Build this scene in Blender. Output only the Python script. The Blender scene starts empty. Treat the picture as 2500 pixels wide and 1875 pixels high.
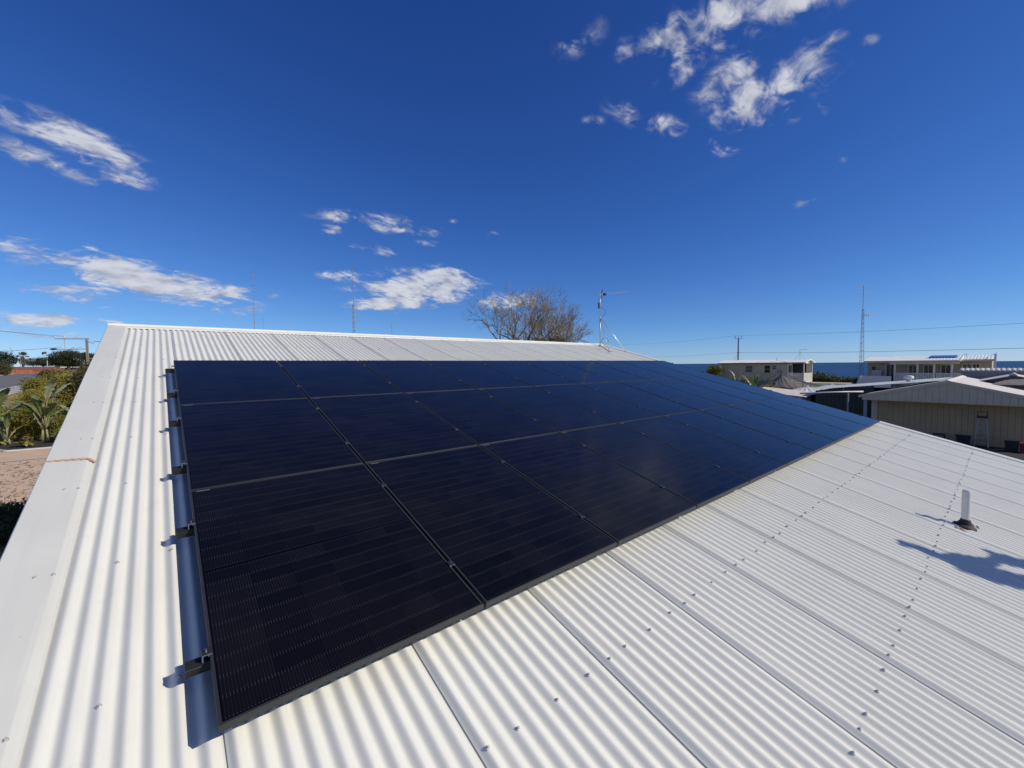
import bpy, bmesh, math, random
from mathutils import Vector, Matrix, Euler

rad = math.radians
scene = bpy.context.scene
col = scene.collection

# ------------------------------------------------------------------ camera
CAM_POS = Vector((-0.1039, -1.7239, 4.7434))
CAM_RIGHT = Vector((0.766368, -0.642341, -0.008817))
CAM_DOWN = Vector((-0.035707, -0.028890, -0.998945))
CAM_FWD = Vector((0.641409, 0.765874, -0.045077))
cam_data = bpy.data.cameras.new('camera')
cam = bpy.data.objects.new('camera', cam_data)
col.objects.link(cam)
m = Matrix.Identity(4)
for i in range(3):
    m[i][0] = CAM_RIGHT[i]
    m[i][1] = -CAM_DOWN[i]
    m[i][2] = -CAM_FWD[i]
    m[i][3] = CAM_POS[i]
cam.matrix_world = m
cam_data.sensor_width = 36.0
cam_data.lens = 14.6315
cam_data.clip_start = 0.05
cam_data.clip_end = 30000
scene.camera = cam

# ------------------------------------------------------------------ sun and sky
SUN = Vector((0.62, -0.925, 0.788)).normalized()      # towards the sun
SUN_EL = math.asin(SUN.z)
SUN_AZ = math.atan2(SUN.x, SUN.y)                      # clockwise from +Y
sun_data = bpy.data.lights.new('sun', 'SUN')
sun_data.energy = 4.05
sun_data.angle = rad(0.53)
sun_data.color = (1.0, 0.94, 0.84)
sun = bpy.data.objects.new('sun', sun_data)
sun.rotation_euler = SUN.to_track_quat('Z', 'Y').to_euler()
sun.location = (0, 0, 60)
col.objects.link(sun)

scene.view_settings.view_transform = 'Standard'
scene.view_settings.look = 'None'
scene.view_settings.exposure = 0.0
scene.view_settings.gamma = 1.0
scene.view_settings.use_curve_mapping = False

# cloud hearts as world directions, each with its two inverse half-axes and weight
CLOUDS = [
    ([0.7419, 0.3383, 0.5789], [1.4, -8.2, 3.0], [12.4, 3.14, -17.72], 1.05),
    ([0.7813, 0.25, 0.5719], [2.15, -13.94, 3.16], [17.86, 10.09, -28.81], 1.03),
    ([0.7077, 0.4081, 0.5768], [3.09, -23.03, 12.51], [26.65, -1.34, -31.74], 0.93),
    ([0.6067, 0.5251, 0.5968], [5.27, -15.54, 8.32], [22.0, 4.1, -25.97], 0.55),
    ([0.6712, 0.4699, 0.5733], [32.53, -27.12, -15.86], [7.04, 24.09, -27.99], 0.63),
    ([0.7423, 0.4002, 0.5374], [2.74, -19.21, 10.51], [25.87, -3.7, -32.98], 0.98),
    ([0.7917, 0.3353, 0.5107], [1.79, -15.63, 7.49], [20.07, -3.23, -28.99], 0.98),
    ([0.8343, 0.2859, 0.4715], [1.31, -9.85, 3.65], [11.43, -0.32, -20.03], 1.08),
    ([0.8416, 0.2265, 0.4902], [-1.08, -24.48, 13.16], [14.1, -8.84, -20.13], 0.93),
    ([0.8725, 0.2366, 0.4276], [3.0, -31.32, 11.22], [29.4, -4.99, -57.24], 0.88),
    ([0.82, 0.3342, 0.4647], [4.58, -20.13, 6.39], [19.88, 3.44, -37.54], 0.83),
    ([0.7096, 0.5017, 0.4947], [14.83, -11.99, -9.12], [3.99, 32.76, -38.96], 0.73),
    ([0.767, 0.4439, 0.4632], [12.59, -17.92, -3.67], [11.13, 25.24, -42.62], 0.78),
    ([0.8299, 0.3711, 0.4166], [12.68, -23.68, -4.18], [11.53, 26.95, -46.97], 0.73),
    ([0.6791, 0.5481, 0.4883], [23.12, -28.65, 0.0], [28.36, 34.92, -78.64], 0.58),
    ([0.8359, 0.1946, 0.5133], [2.38, -38.02, 10.54], [37.72, 9.93, -65.19], 0.58),
    ([0.8542, 0.152, 0.4972], [-0.62, -58.49, 18.95], [47.1, -0.13, -80.87], 0.53),
    ([0.9125, 0.2113, 0.3501], [6.49, -44.71, 10.07], [37.38, 4.79, -100.3], 0.63),
    ([0.9216, 0.247, 0.2993], [5.04, -34.45, 12.9], [27.79, -17.24, -71.34], 0.55),
    ([-0.0894, 0.9311, 0.3535], [12.57, 2.63, -3.75], [-9.7, 14.53, -40.74], 1.35),
    ([-0.1282, 0.9407, 0.3141], [14.25, 3.34, -4.17], [-17.75, 17.82, -60.61], 1.08),
    ([-0.0478, 0.9467, 0.3185], [19.63, 2.47, -4.39], [-3.94, 16.4, -49.34], 0.98),
    ([-0.1544, 0.9214, 0.3566], [38.73, 10.4, -10.1], [-10.26, 19.64, -55.18], 0.93),
    ([-0.0082, 0.9506, 0.3102], [77.14, 4.85, -12.8], [5.5, 51.53, -157.77], 0.48),
    ([-0.0207, 0.9871, 0.1585], [6.74, 0.38, -1.48], [-6.78, 5.14, -32.86], 1.75),
    ([-0.0806, 0.9816, 0.173], [17.38, 1.85, -2.38], [-2.68, 9.25, -53.71], 1.4),
    ([0.0824, 0.986, 0.1448], [13.66, -0.73, -2.8], [-6.53, 6.74, -42.15], 1.4),
    ([-0.1147, 0.9854, 0.1256], [18.66, 2.5, -2.53], [-6.42, 7.66, -65.92], 1.4),
    ([-0.0588, 0.993, 0.1025], [46.99, 3.27, -4.75], [-5.11, 12.6, -124.95], 0.73),
    ([0.1784, 0.9731, 0.1455], [53.79, -9.61, -1.64], [8.72, 11.62, -88.37], 0.53),
    ([-0.1588, 0.9843, 0.0765], [13.84, 2.3, -0.88], [0.83, 6.88, -86.83], 1.2),
    ([-0.1598, 0.9855, 0.0564], [16.3, 2.68, -0.66], [4.89, 7.42, -115.73], 0.83),
    ([-0.0299, 0.9962, 0.0815], [10.75, 0.39, -0.82], [-1.74, 12.38, -152.01], 0.63),
    ([0.4507, 0.8743, 0.1803], [6.88, -3.52, -0.14], [2.96, 3.9, -26.3], 1.8),
    ([0.4157, 0.8976, 0.1465], [9.42, -4.41, 0.32], [6.62, 4.7, -47.6], 1.6),
    ([0.3095, 0.9311, 0.1928], [17.31, -5.35, -1.93], [2.38, 12.11, -62.29], 1.1),
    ([0.4986, 0.8417, 0.2072], [15.81, -8.9, -1.87], [2.86, 11.19, -52.34], 1.5),
    ([0.6011, 0.7846, 0.1516], [22.0, -17.77, 4.71], [10.47, 0.76, -45.43], 1.0),
    ([0.6478, 0.7471, 0.1491], [11.57, -10.0, -0.12], [4.61, 6.2, -51.12], 1.08),
    ([0.3766, 0.8736, 0.3082], [7.27, -2.71, -1.21], [3.79, 16.0, -49.99], 0.98),
    ([0.2764, 0.9173, 0.2865], [29.77, -8.72, -0.81], [17.47, 22.05, -87.45], 0.83),
    ([0.3594, 0.8981, 0.2535], [15.57, -5.51, -2.58], [2.69, 22.18, -82.38], 0.73),
    ([0.46, 0.8445, 0.2743], [21.84, -11.07, -2.55], [10.98, 29.13, -108.11], 0.53),
    ([0.5804, 0.7583, 0.2968], [42.33, -32.17, -0.58], [26.7, 33.75, -138.42], 0.63),
    ([0.506, 0.8009, 0.3202], [59.43, -37.13, -1.05], [29.83, 37.53, -141.01], 0.53),
    ([0.683, 0.615, 0.394], [39.09, -59.48, 25.08], [99.16, 13.75, -193.35], 0.53),
]


world = bpy.data.worlds.new('World')
scene.world = world
world.use_nodes = True
wt = world.node_tree
wt.nodes.clear()


def wn(t, **kw):
    n = wt.nodes.new(t)
    for k, v in kw.items():
        setattr(n, k, v)
    return n


def wlink(a, b):
    wt.links.new(a, b)


def wmath(op, a, b=None, c=None, clamp=False):
    n = wn('ShaderNodeMath', operation=op, use_clamp=clamp)
    for i, v in enumerate((a, b, c)):
        if v is None:
            continue
        if isinstance(v, (int, float)):
            n.inputs[i].default_value = v
        else:
            wlink(v, n.inputs[i])
    return n.outputs[0]


def wdot(vec, const):
    n = wn('ShaderNodeVectorMath', operation='DOT_PRODUCT')
    wlink(vec, n.inputs[0])
    n.inputs[1].default_value = const
    return n.outputs['Value']


def wsmooth(v, lo, hi):
    n = wn('ShaderNodeMapRange', interpolation_type='SMOOTHSTEP')
    wlink(v, n.inputs['Value'])
    n.inputs['From Min'].default_value = lo
    n.inputs['From Max'].default_value = hi
    return n.outputs[0]


sky = wn('ShaderNodeTexSky', sky_type='NISHITA')
sky.sun_disc = False
sky.sun_elevation = SUN_EL
sky.sun_rotation = SUN_AZ
sky.altitude = 0
sky.air_density = 0.7
sky.dust_density = 0.0
sky.ozone_density = 3.0
# the camera's own rendering of the blue: one tone curve per channel over the whole sky
sky_sep = wn('ShaderNodeSeparateColor')
wlink(sky.outputs[0], sky_sep.inputs[0])
sky_comb = wn('ShaderNodeCombineColor')
for i, (pw, sc_) in enumerate(((1.32, 0.335), (1.17, 0.61), (1.0, 1.38))):
    x_ = wmath('MULTIPLY', wmath('POWER', sky_sep.outputs[i], pw), sc_)
    wlink(wmath('DIVIDE', x_, wmath('ADD', wmath('MULTIPLY', x_, 0.034), 1.0)), sky_comb.inputs[i])
sky_bg = wn('ShaderNodeBackground')
sky_bg.inputs['Strength'].default_value = 0.1
wlink(sky_comb.outputs[0], sky_bg.inputs['Color'])

geo = wn('ShaderNodeNewGeometry')
inc = wn('ShaderNodeVectorMath', operation='SCALE')
inc.inputs['Scale'].default_value = -1.0
wlink(geo.outputs['Incoming'], inc.inputs[0])
DIR = inc.outputs[0]
cov = None
for c, g1, g2, w in CLOUDS:
    a = wdot(DIR, g1)
    b = wdot(DIR, g2)
    r2 = wmath('ADD', wmath('MULTIPLY', a, a), wmath('MULTIPLY', b, b))
    front = wmath('GREATER_THAN', wdot(DIR, c), 0.5)
    # bell with its weight: 1 at the heart of a cloud, falling to nothing outside
    v = wmath('MULTIPLY', wmath('MULTIPLY', wmath('POWER', 2.718, wmath('MULTIPLY', r2, -1.1)), w), front)
    cov = v if cov is None else wmath('MAXIMUM', cov, v)
sep = wn('ShaderNodeSeparateXYZ')
wlink(DIR, sep.inputs[0])
den = wmath('MAXIMUM', wmath('ADD', sep.outputs['Z'], 0.30), 0.05)
plane = wn('ShaderNodeCombineXYZ')
wlink(wmath('DIVIDE', sep.outputs['X'], den), plane.inputs[0])
wlink(wmath('DIVIDE', sep.outputs['Y'], den), plane.inputs[1])


def wnoise(scale, detail, rough, distort=0.0, off=(0, 0, 0)):
    mp = wn('ShaderNodeMapping')
    mp.inputs['Location'].default_value = off
    mp.inputs['Rotation'].default_value = (0, 0, -math.atan2(CAM_FWD.y, CAM_FWD.x))     # drawn out along the wind
    mp.inputs['Scale'].default_value = (0.82, 1.1, 1)
    wlink(plane.outputs[0], mp.inputs[0])
    n = wn('ShaderNodeTexNoise')
    n.inputs['Scale'].default_value = scale
    n.inputs['Detail'].default_value = detail
    n.inputs['Roughness'].default_value = rough
    n.inputs['Distortion'].default_value = distort
    wlink(mp.outputs[0], n.inputs['Vector'])
    return n.outputs[0]


big = wnoise(8.0, 7.0, 0.52, 0.9)
fine = wnoise(24.0, 6.0, 0.58, 1.0, (3.1, 7.7, 0))
tex = wmath('ADD', wmath('MULTIPLY', wmath('SUBTRACT', big, 0.5), 3.8),
            wmath('MULTIPLY', wmath('SUBTRACT', fine, 0.5), 2.2))
dens = wmath('ADD', cov, wmath('MULTIPLY', tex, wmath('ADD', wmath('MULTIPLY', wsmooth(cov, 0.0, 0.6), 1.0), 0.02)))
# extra cloud added out of view, a neutral fill for the blue shadows
behind = wsmooth(wdot(DIR, tuple(CAM_FWD)), 0.35, 0.0)
fill_cloud = wmath('MULTIPLY', wmath('MULTIPLY', wsmooth(wnoise(1.3, 3.0, 0.5, 0.0, (9, 4, 0)), 0.44, 0.62), behind), wsmooth(sep.outputs['Z'], 0.02, 0.12))
dens = wmath('MAXIMUM', dens, wmath('MULTIPLY', fill_cloud, wmath('ADD', wmath('MULTIPLY', tex, 0.75), 0.9)))
alpha = wsmooth(dens, 0.20, 1.5)
low = wsmooth(sep.outputs['Z'], 0.0, 0.35)
shade_n = wnoise(13.0, 4.0, 0.5, 0.2, (0.05, 0.11, 0))
shade = wsmooth(wmath('ADD', wmath('MULTIPLY', wmath('MINIMUM', dens, 1.3), 0.22), shade_n), 0.46, 0.94)
ccol = wn('ShaderNodeMix', data_type='RGBA')
wlink(shade, ccol.inputs['Factor'])
ccol.inputs[6].default_value = (0.36, 0.39, 0.50, 1)
ccol.inputs[7].default_value = (0.78, 0.80, 0.86, 1)
cl_bg = wn('ShaderNodeBackground')
cl_bg.inputs['Strength'].default_value = 0.88
wlink(ccol.outputs[2], cl_bg.inputs['Color'])
mix = wn('ShaderNodeMixShader')
wlink(wmath('MULTIPLY', alpha, 0.9), mix.inputs[0])
wlink(sky_bg.outputs[0], mix.inputs[1])
wlink(cl_bg.outputs[0], mix.inputs[2])
world.cycles.sampling_method = 'MANUAL'
world.cycles.sample_map_resolution = 256
wout = wn('ShaderNodeOutputWorld')
wlink(mix.outputs[0], wout.inputs['Surface'])

# ------------------------------------------------------------------ helpers
PITCH = rad(15.0)
CP, SP = math.cos(PITCH), math.sin(PITCH)
BASE_Z = 3.5            # height of the lowest near corner of the panel array


def RF(u, v, n=0.0):
    """roof frame (along the eave, up the slope, out of the slope) to world"""
    return Vector((u, v * CP - n * SP, BASE_Z + v * SP + n * CP))


def smooth01(t):
    t = max(0.0, min(1.0, t))
    return t * t * (3 - 2 * t)


def ground_z(x, y):
    r = 0.04 * max(0.0, min(92.0, y - 8))
    z = r * (1 - smooth01((x - 15) / 35))
    z -= 3.2 * smooth01((x - 122) / 26)
    return z


class MB:
    """collects geometry for one mesh object"""

    def __init__(self):
        self.v, self.f, self.mi = [], [], []
        self.cur = 0

    def add(self, verts, faces):
        o = len(self.v)
        self.v += [tuple(p) for p in verts]
        self.f += [tuple(i + o for i in f) for f in faces]
        self.mi += [self.cur] * len(faces)

    def box(self, c, s, rot=None):
        hx, hy, hz = s[0] / 2, s[1] / 2, s[2] / 2
        vs = [Vector((x, y, z)) for z in (-hz, hz) for y in (-hy, hy) for x in (-hx, hx)]
        if rot is not None:
            vs = [rot @ p for p in vs]
        c = Vector(c)
        self.add([p + c for p in vs], [(0, 2, 3, 1), (4, 5, 7, 6), (0, 1, 5, 4), (2, 6, 7, 3), (0, 4, 6, 2), (1, 3, 7, 5)])
        return self

    def lohi(self, lo, hi):
        return self.box([(a + b) / 2 for a, b in zip(lo, hi)], [abs(b - a) for a, b in zip(lo, hi)])

    def tube(self, pts, radii, n=8, caps=True):
        pts = [Vector(p) for p in pts]
        if not isinstance(radii, (list, tuple)):
            radii = [radii] * len(pts)
        rings = []
        ref = None
        for i, p in enumerate(pts):
            d = (pts[min(i + 1, len(pts) - 1)] - pts[max(i - 1, 0)])
            if d.length < 1e-9:
                d = Vector((0, 0, 1))
            d.normalize()
            if ref is None:
                ref = Vector((0, 0, 1)) if abs(d.z) < 0.9 else Vector((1, 0, 0))
            s = d.cross(ref)
            if s.length < 1e-6:
                s = d.cross(Vector((0, 1, 0)))
            s.normalize()
            t = s.cross(d).normalized()
            ref = t
            rings.append([p + (s * math.cos(2 * math.pi * k / n) + t * math.sin(2 * math.pi * k / n)) * radii[i] for k in range(n)])
        vs = [q for r in rings for q in r]
        fs = []
        for i in range(len(pts) - 1):
            for k in range(n):
                a, b = i * n + k, i * n + (k + 1) % n
                fs.append((a, b, b + n, a + n))
        if caps:
            fs.append(tuple(reversed(range(n))))
            fs.append(tuple((len(pts) - 1) * n + k for k in range(n)))
        self.add(vs, fs)
        return self

    def prism(self, poly, vec, caps=True):
        """planar polygon (3-D points) extruded along vec"""
        n = len(poly)
        vec = Vector(vec)
        vs = [Vector(p) for p in poly] + [Vector(p) + vec for p in poly]
        fs = [(k, (k + 1) % n, n + (k + 1) % n, n + k) for k in range(n)]
        if caps:
            fs += [tuple(reversed(range(n))), tuple(range(n, 2 * n))]
        self.add(vs, fs)
        return self

    def loft(self, rows, closed=False):
        """rows of points, all of the same length, joined into a sheet"""
        n = len(rows[0])
        vs = [p for r in rows for p in r]
        fs = []
        for i in range(len(rows) - 1):
            for k in range(n - (0 if closed else 1)):
                a, b = i * n + k, i * n + (k + 1) % n
                fs.append((a, b, b + n, a + n))
        self.add(vs, fs)
        return self

    def mesh(self, name, mats, smooth=False):
        me = bpy.data.meshes.new(name)
        me.from_pydata([tuple(p) for p in self.v], [], self.f)
        if not isinstance(mats, (list, tuple)):
            mats = [mats]
        for mm in mats:
            me.materials.append(mm)
        if len(mats) > 1:
            me.polygons.foreach_set('material_index', self.mi)
        if smooth:
            me.polygons.foreach_set('use_smooth', [True] * len(me.polygons))
        me.validate()
        me.update()
        return me

    def build(self, name, mats, parent=None, smooth=False, fix=False, **tags):
        me = self.mesh(name, mats, smooth)
        if fix:
            bm = bmesh.new()
            bm.from_mesh(me)
            bmesh.ops.recalc_face_normals(bm, faces=bm.faces)
            bm.to_mesh(me)
            bm.free()
        return obj(name, me, parent, **tags)


def obj(name, me, parent=None, loc=None, rot=None, label=None, cat=None, group=None, kind=None):
    o = bpy.data.objects.new(name, me)
    col.objects.link(o)
    if parent is not None:
        o.parent = parent
    if loc is not None:
        o.location = loc
    if rot is not None:
        o.rotation_euler = rot
    tag(o, label, cat, group, kind)
    return o


def tag(o, label=None, cat=None, group=None, kind=None):
    for k, v in (('label', label), ('category', cat), ('group', group), ('kind', kind)):
        if v:
            o[k] = v
    return o


def thing(name, label, cat, loc=(0, 0, 0), rotz=0.0, group=None):
    o = bpy.data.objects.new(name, None)
    o.empty_display_size = 0.2
    col.objects.link(o)
    o.location = loc
    o.rotation_euler = (0, 0, rotz)
    return tag(o, label, cat, group)


ORD = ['first', 'second', 'third', 'fourth', 'fifth', 'sixth', 'seventh', 'eighth', 'ninth', 'tenth',
       'eleventh', 'twelfth', 'thirteenth', 'fourteenth', 'fifteenth', 'sixteenth', 'seventeenth', 'eighteenth']


# ------------------------------------------------------------------ materials
def mat(name, c, rough=0.6, metal=0.0, var=0.0, scale=4.0, bump=0.0, bscale=40.0, spec=0.5, c2=None, detail=5.0, coord='Object', stretch=None, trans=0.0):
    """principled surface whose colour wanders between c and c2 (or darker/lighter c)"""
    mt = bpy.data.materials.new(name)
    mt.use_nodes = True
    nt = mt.node_tree
    b = nt.nodes['Principled BSDF']
    b.inputs['Base Color'].default_value = (*c, 1)
    b.inputs['Roughness'].default_value = rough
    b.inputs['Metallic'].default_value = metal
    b.inputs['Specular IOR Level'].default_value = spec
    tc = nt.nodes.new('ShaderNodeTexCoord')
    src = tc.outputs[coord]
    if stretch:
        mp = nt.nodes.new('ShaderNodeMapping')
        mp.inputs['Scale'].default_value = stretch
        nt.links.new(src, mp.inputs[0])
        src = mp.outputs[0]
    if var > 0 or c2:
        n = nt.nodes.new('ShaderNodeTexNoise')
        n.inputs['Scale'].default_value = scale
        n.inputs['Detail'].default_value = detail
        n.inputs['Roughness'].default_value = 0.6
        nt.links.new(src, n.inputs['Vector'])
        r = nt.nodes.new('ShaderNodeValToRGB')
        r.color_ramp.elements[0].position = 0.32
        r.color_ramp.elements[1].position = 0.68
        if c2 is None:
            r.color_ramp.elements[0].color = (*[max(0, x * (1 - var)) for x in c], 1)
            r.color_ramp.elements[1].color = (*[min(1, x * (1 + var)) for x in c], 1)
        else:
            r.color_ramp.elements[0].color = (*c, 1)
            r.color_ramp.elements[1].color = (*c2, 1)
        nt.links.new(n.outputs[0], r.inputs[0])
        nt.links.new(r.outputs[0], b.inputs['Base Color'])
    if bump > 0:
        n2 = nt.nodes.new('ShaderNodeTexNoise')
        n2.inputs['Scale'].default_value = bscale
        n2.inputs['Detail'].default_value = 4
        nt.links.new(src, n2.inputs['Vector'])
        bp = nt.nodes.new('ShaderNodeBump')
        bp.inputs['Strength'].default_value = 0.6
        bp.inputs['Distance'].default_value = bump
        nt.links.new(n2.outputs[0], bp.inputs['Height'])
        nt.links.new(bp.outputs[0], b.inputs['Normal'])
    if trans > 0:
        tl = nt.nodes.new('ShaderNodeBsdfTranslucent')
        if var > 0 or c2:
            nt.links.new(r.outputs[0], tl.inputs[0])
        else:
            tl.inputs[0].default_value = (*c, 1)
        ms = nt.nodes.new('ShaderNodeMixShader')
        ms.inputs[0].default_value = trans
        nt.links.new(b.outputs[0], ms.inputs[1])
        nt.links.new(tl.outputs[0], ms.inputs[2])
        nt.links.new(ms.outputs[0], nt.nodes['Material Output'].inputs[0])
    return mt

# ================================================================== the large setting
def sheet_grid(name, xs, ys, zf, material, kind='structure'):
    mb = MB()
    rows = [[(x, y, zf(x, y)) for x in xs] for y in ys]
    mb.loft(rows)
    return mb.build(name, material, smooth=True, kind=kind)


def span(a, b, n):
    return [a + (b - a) * i / (n - 1) for i in range(n)]


M_GROUND = mat('dry_ground', (0.30, 0.22, 0.14), 0.95, c2=(0.19, 0.17, 0.09), scale=0.12, detail=9, bump=0.02, bscale=3)
M_ROAD = mat('asphalt', (0.12, 0.115, 0.112), 0.9, c2=(0.17, 0.163, 0.157), scale=0.8, detail=9, bump=0.004, bscale=60)
M_PATH = mat('pale_concrete', (0.40, 0.37, 0.33), 0.9, var=0.12, scale=1.2, bump=0.003, bscale=30)
M_KERB = mat('kerb_concrete', (0.46, 0.44, 0.40), 0.85, var=0.12, scale=3)
M_LAWN = mat('dry_lawn', (0.10, 0.12, 0.04), 0.95, c2=(0.22, 0.20, 0.09), scale=1.1, detail=8, bump=0.02, bscale=25)
M_DRIVE = mat('pink_paving', (0.60, 0.435, 0.30), 0.9, c2=(0.48, 0.335, 0.225), scale=1.3, detail=10, bump=0.006, bscale=18)
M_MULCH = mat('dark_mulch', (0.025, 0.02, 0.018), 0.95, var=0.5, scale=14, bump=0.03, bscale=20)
M_SAND = mat('sand', (0.55, 0.46, 0.33), 0.95, var=0.1, scale=2)

land_x = sorted(set([-6000, -2500, -1000, -500] + span(-260, -60, 9) + span(-50, 160, 85)))
land_y = sorted(set([-6000, -2500, -1000, -400, -200, -100, -50] + span(-40, 160, 81) + [200, 300, 500, 900, 1600, 3000, 6000]))
sheet_grid('ground', land_x, land_y, ground_z, M_GROUND)

# the sea, beyond the dunes
M_SEA = bpy.data.materials.new('sea_water')
M_SEA.use_nodes = True
nt = M_SEA.node_tree
b = nt.nodes['Principled BSDF']
b.inputs['Roughness'].default_value = 0.4
b.inputs['Specular IOR Level'].default_value = 0.25
b.inputs['IOR'].default_value = 1.33
tc = nt.nodes.new('ShaderNodeTexCoord')
mp = nt.nodes.new('ShaderNodeMapping')
mp.inputs['Scale'].default_value = (0.05, 0.008, 1)
nt.links.new(tc.outputs['Object'], mp.inputs[0])
nz = nt.nodes.new('ShaderNodeTexNoise')
nz.inputs['Scale'].default_value = 1.0
nz.inputs['Detail'].default_value = 8
nt.links.new(mp.outputs[0], nz.inputs['Vector'])
rp = nt.nodes.new('ShaderNodeValToRGB')
rp.color_ramp.elements[0].position = 0.35
rp.color_ramp.elements[1].position = 0.7
rp.color_ramp.elements[0].color = (0.010, 0.036, 0.085, 1)
rp.color_ramp.elements[1].color = (0.018, 0.060, 0.125, 1)
nt.links.new(nz.outputs[0], rp.inputs[0])
nt.links.new(rp.outputs[0], b.inputs['Base Color'])
nz2 = nt.nodes.new('ShaderNodeTexNoise')
nz2.inputs['Scale'].default_value = 0.9
nz2.inputs['Detail'].default_value = 6
nt.links.new(tc.outputs['Object'], nz2.inputs['Vector'])
bp = nt.nodes.new('ShaderNodeBump')
bp.inputs['Strength'].default_value = 0.9
bp.inputs['Distance'].default_value = 0.35
nt.links.new(nz2.outputs[0], bp.inputs['Height'])
nt.links.new(bp.outputs[0], b.inputs['Normal'])
mb = MB()
mb.add([(132, -15000, -2.2), (25000, -15000, -2.2), (25000, 25000, -2.2), (132, 25000, -2.2)], [(0, 1, 2, 3)])
mb.build('sea', M_SEA, kind='structure')

# coast road with its verge, and the house street on the other side
def strip(name, line, half, material, lift, kind='structure'):
    """a ribbon laid on the ground along a line of points"""
    mb = MB()
    rows = []
    for i, (x, y) in enumerate(line):
        a = Vector(line[max(i - 1, 0)])
        c = Vector(line[min(i + 1, len(line) - 1)])
        d = (c - a).normalized()
        nrm = Vector((-d.y, d.x))
        row = []
        for s in (-1, -0.5, 0, 0.5, 1):
            q = Vector((x, y)) + nrm * half * s
            row.append((q.x, q.y, ground_z(q.x, q.y) + lift))
        rows.append(row)
    mb.loft(rows)
    return mb.build(name, material, kind=kind)


def polyline(pts, step=2.0):
    out = []
    for a, b in zip(pts, pts[1:]):
        a, b = Vector(a), Vector(b)
        n = max(1, int((b - a).length / step))
        out += [tuple(a.lerp(b, i / n)) for i in range(n)]
    out.append(tuple(pts[-1]))
    return out


strip('coast_verge', polyline([(104, -60), (104, 140)], 4), 6.5, M_LAWN, 0.02)
strip('coast_road', polyline([(112.5, -60), (112.5, 140)], 4), 3.4, M_ROAD, 0.04)
strip('sand_verge', polyline([(118, -60), (118, 140)], 4), 1.9, M_SAND, 0.03)

# street on the left: runs away and bends slightly left
STREET = polyline([(-17.2, -40), (-17.2, 70), (-16.6, 85), (-16.3, 98), (-22, 140), (-31.5, 198), (-45, 260)], 3)
strip('street', STREET, 3.3, M_ROAD, 0.05)
strip('footpath', [(x + 4.6, y) for x, y in STREET], 0.75, M_PATH, 0.06)
strip('verge', [(x - 6.2, y) for x, y in STREET], 2.3, M_LAWN, 0.03)
strip('far_footpath', [(x - 9.5, y) for x, y in STREET], 1.0, M_SAND, 0.05)
for name, off, lab in (('kerb_far', -3.55, ''), ('kerb_near', 3.55, '')):
    mb = MB()
    prof = [(-0.12, 0.02), (-0.12, 0.17), (0.12, 0.17), (0.12, 0.02)]
    rows = []
    for i, (x, y) in enumerate(STREET):
        d = (Vector(STREET[min(i + 1, len(STREET) - 1)]) - Vector(STREET[max(i - 1, 0)])).normalized()
        nrm = Vector((d.y, -d.x))
        row = []
        for px_, pz in prof:
            q = Vector((x, y)) + nrm * (off + px_)
            row.append((q.x, q.y, ground_z(q.x, q.y) + pz))
        rows.append(row)
    mb.loft(rows)
    mb.build('kerb', M_KERB, kind='structure')

# the drive beside the house and the planted bed
def patch(name, x0, x1, y0, y1, material, lift):
    xs, ys = span(x0, x1, max(2, int((x1 - x0) / 1.0) + 1)), span(y0, y1, max(2, int((y1 - y0) / 1.0) + 1))
    return sheet_grid(name, xs, ys, lambda x, y: ground_z(x, y) + lift, material)


patch('shaded_yard_soil', 12.6, 34.6, -14, 9, M_MULCH, 0.03)  # dark soil, with the yard's shade put into its near-black colour too
patch('driveway', -10.9, -0.9, -8, 29.0, M_DRIVE, 0.025)

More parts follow.
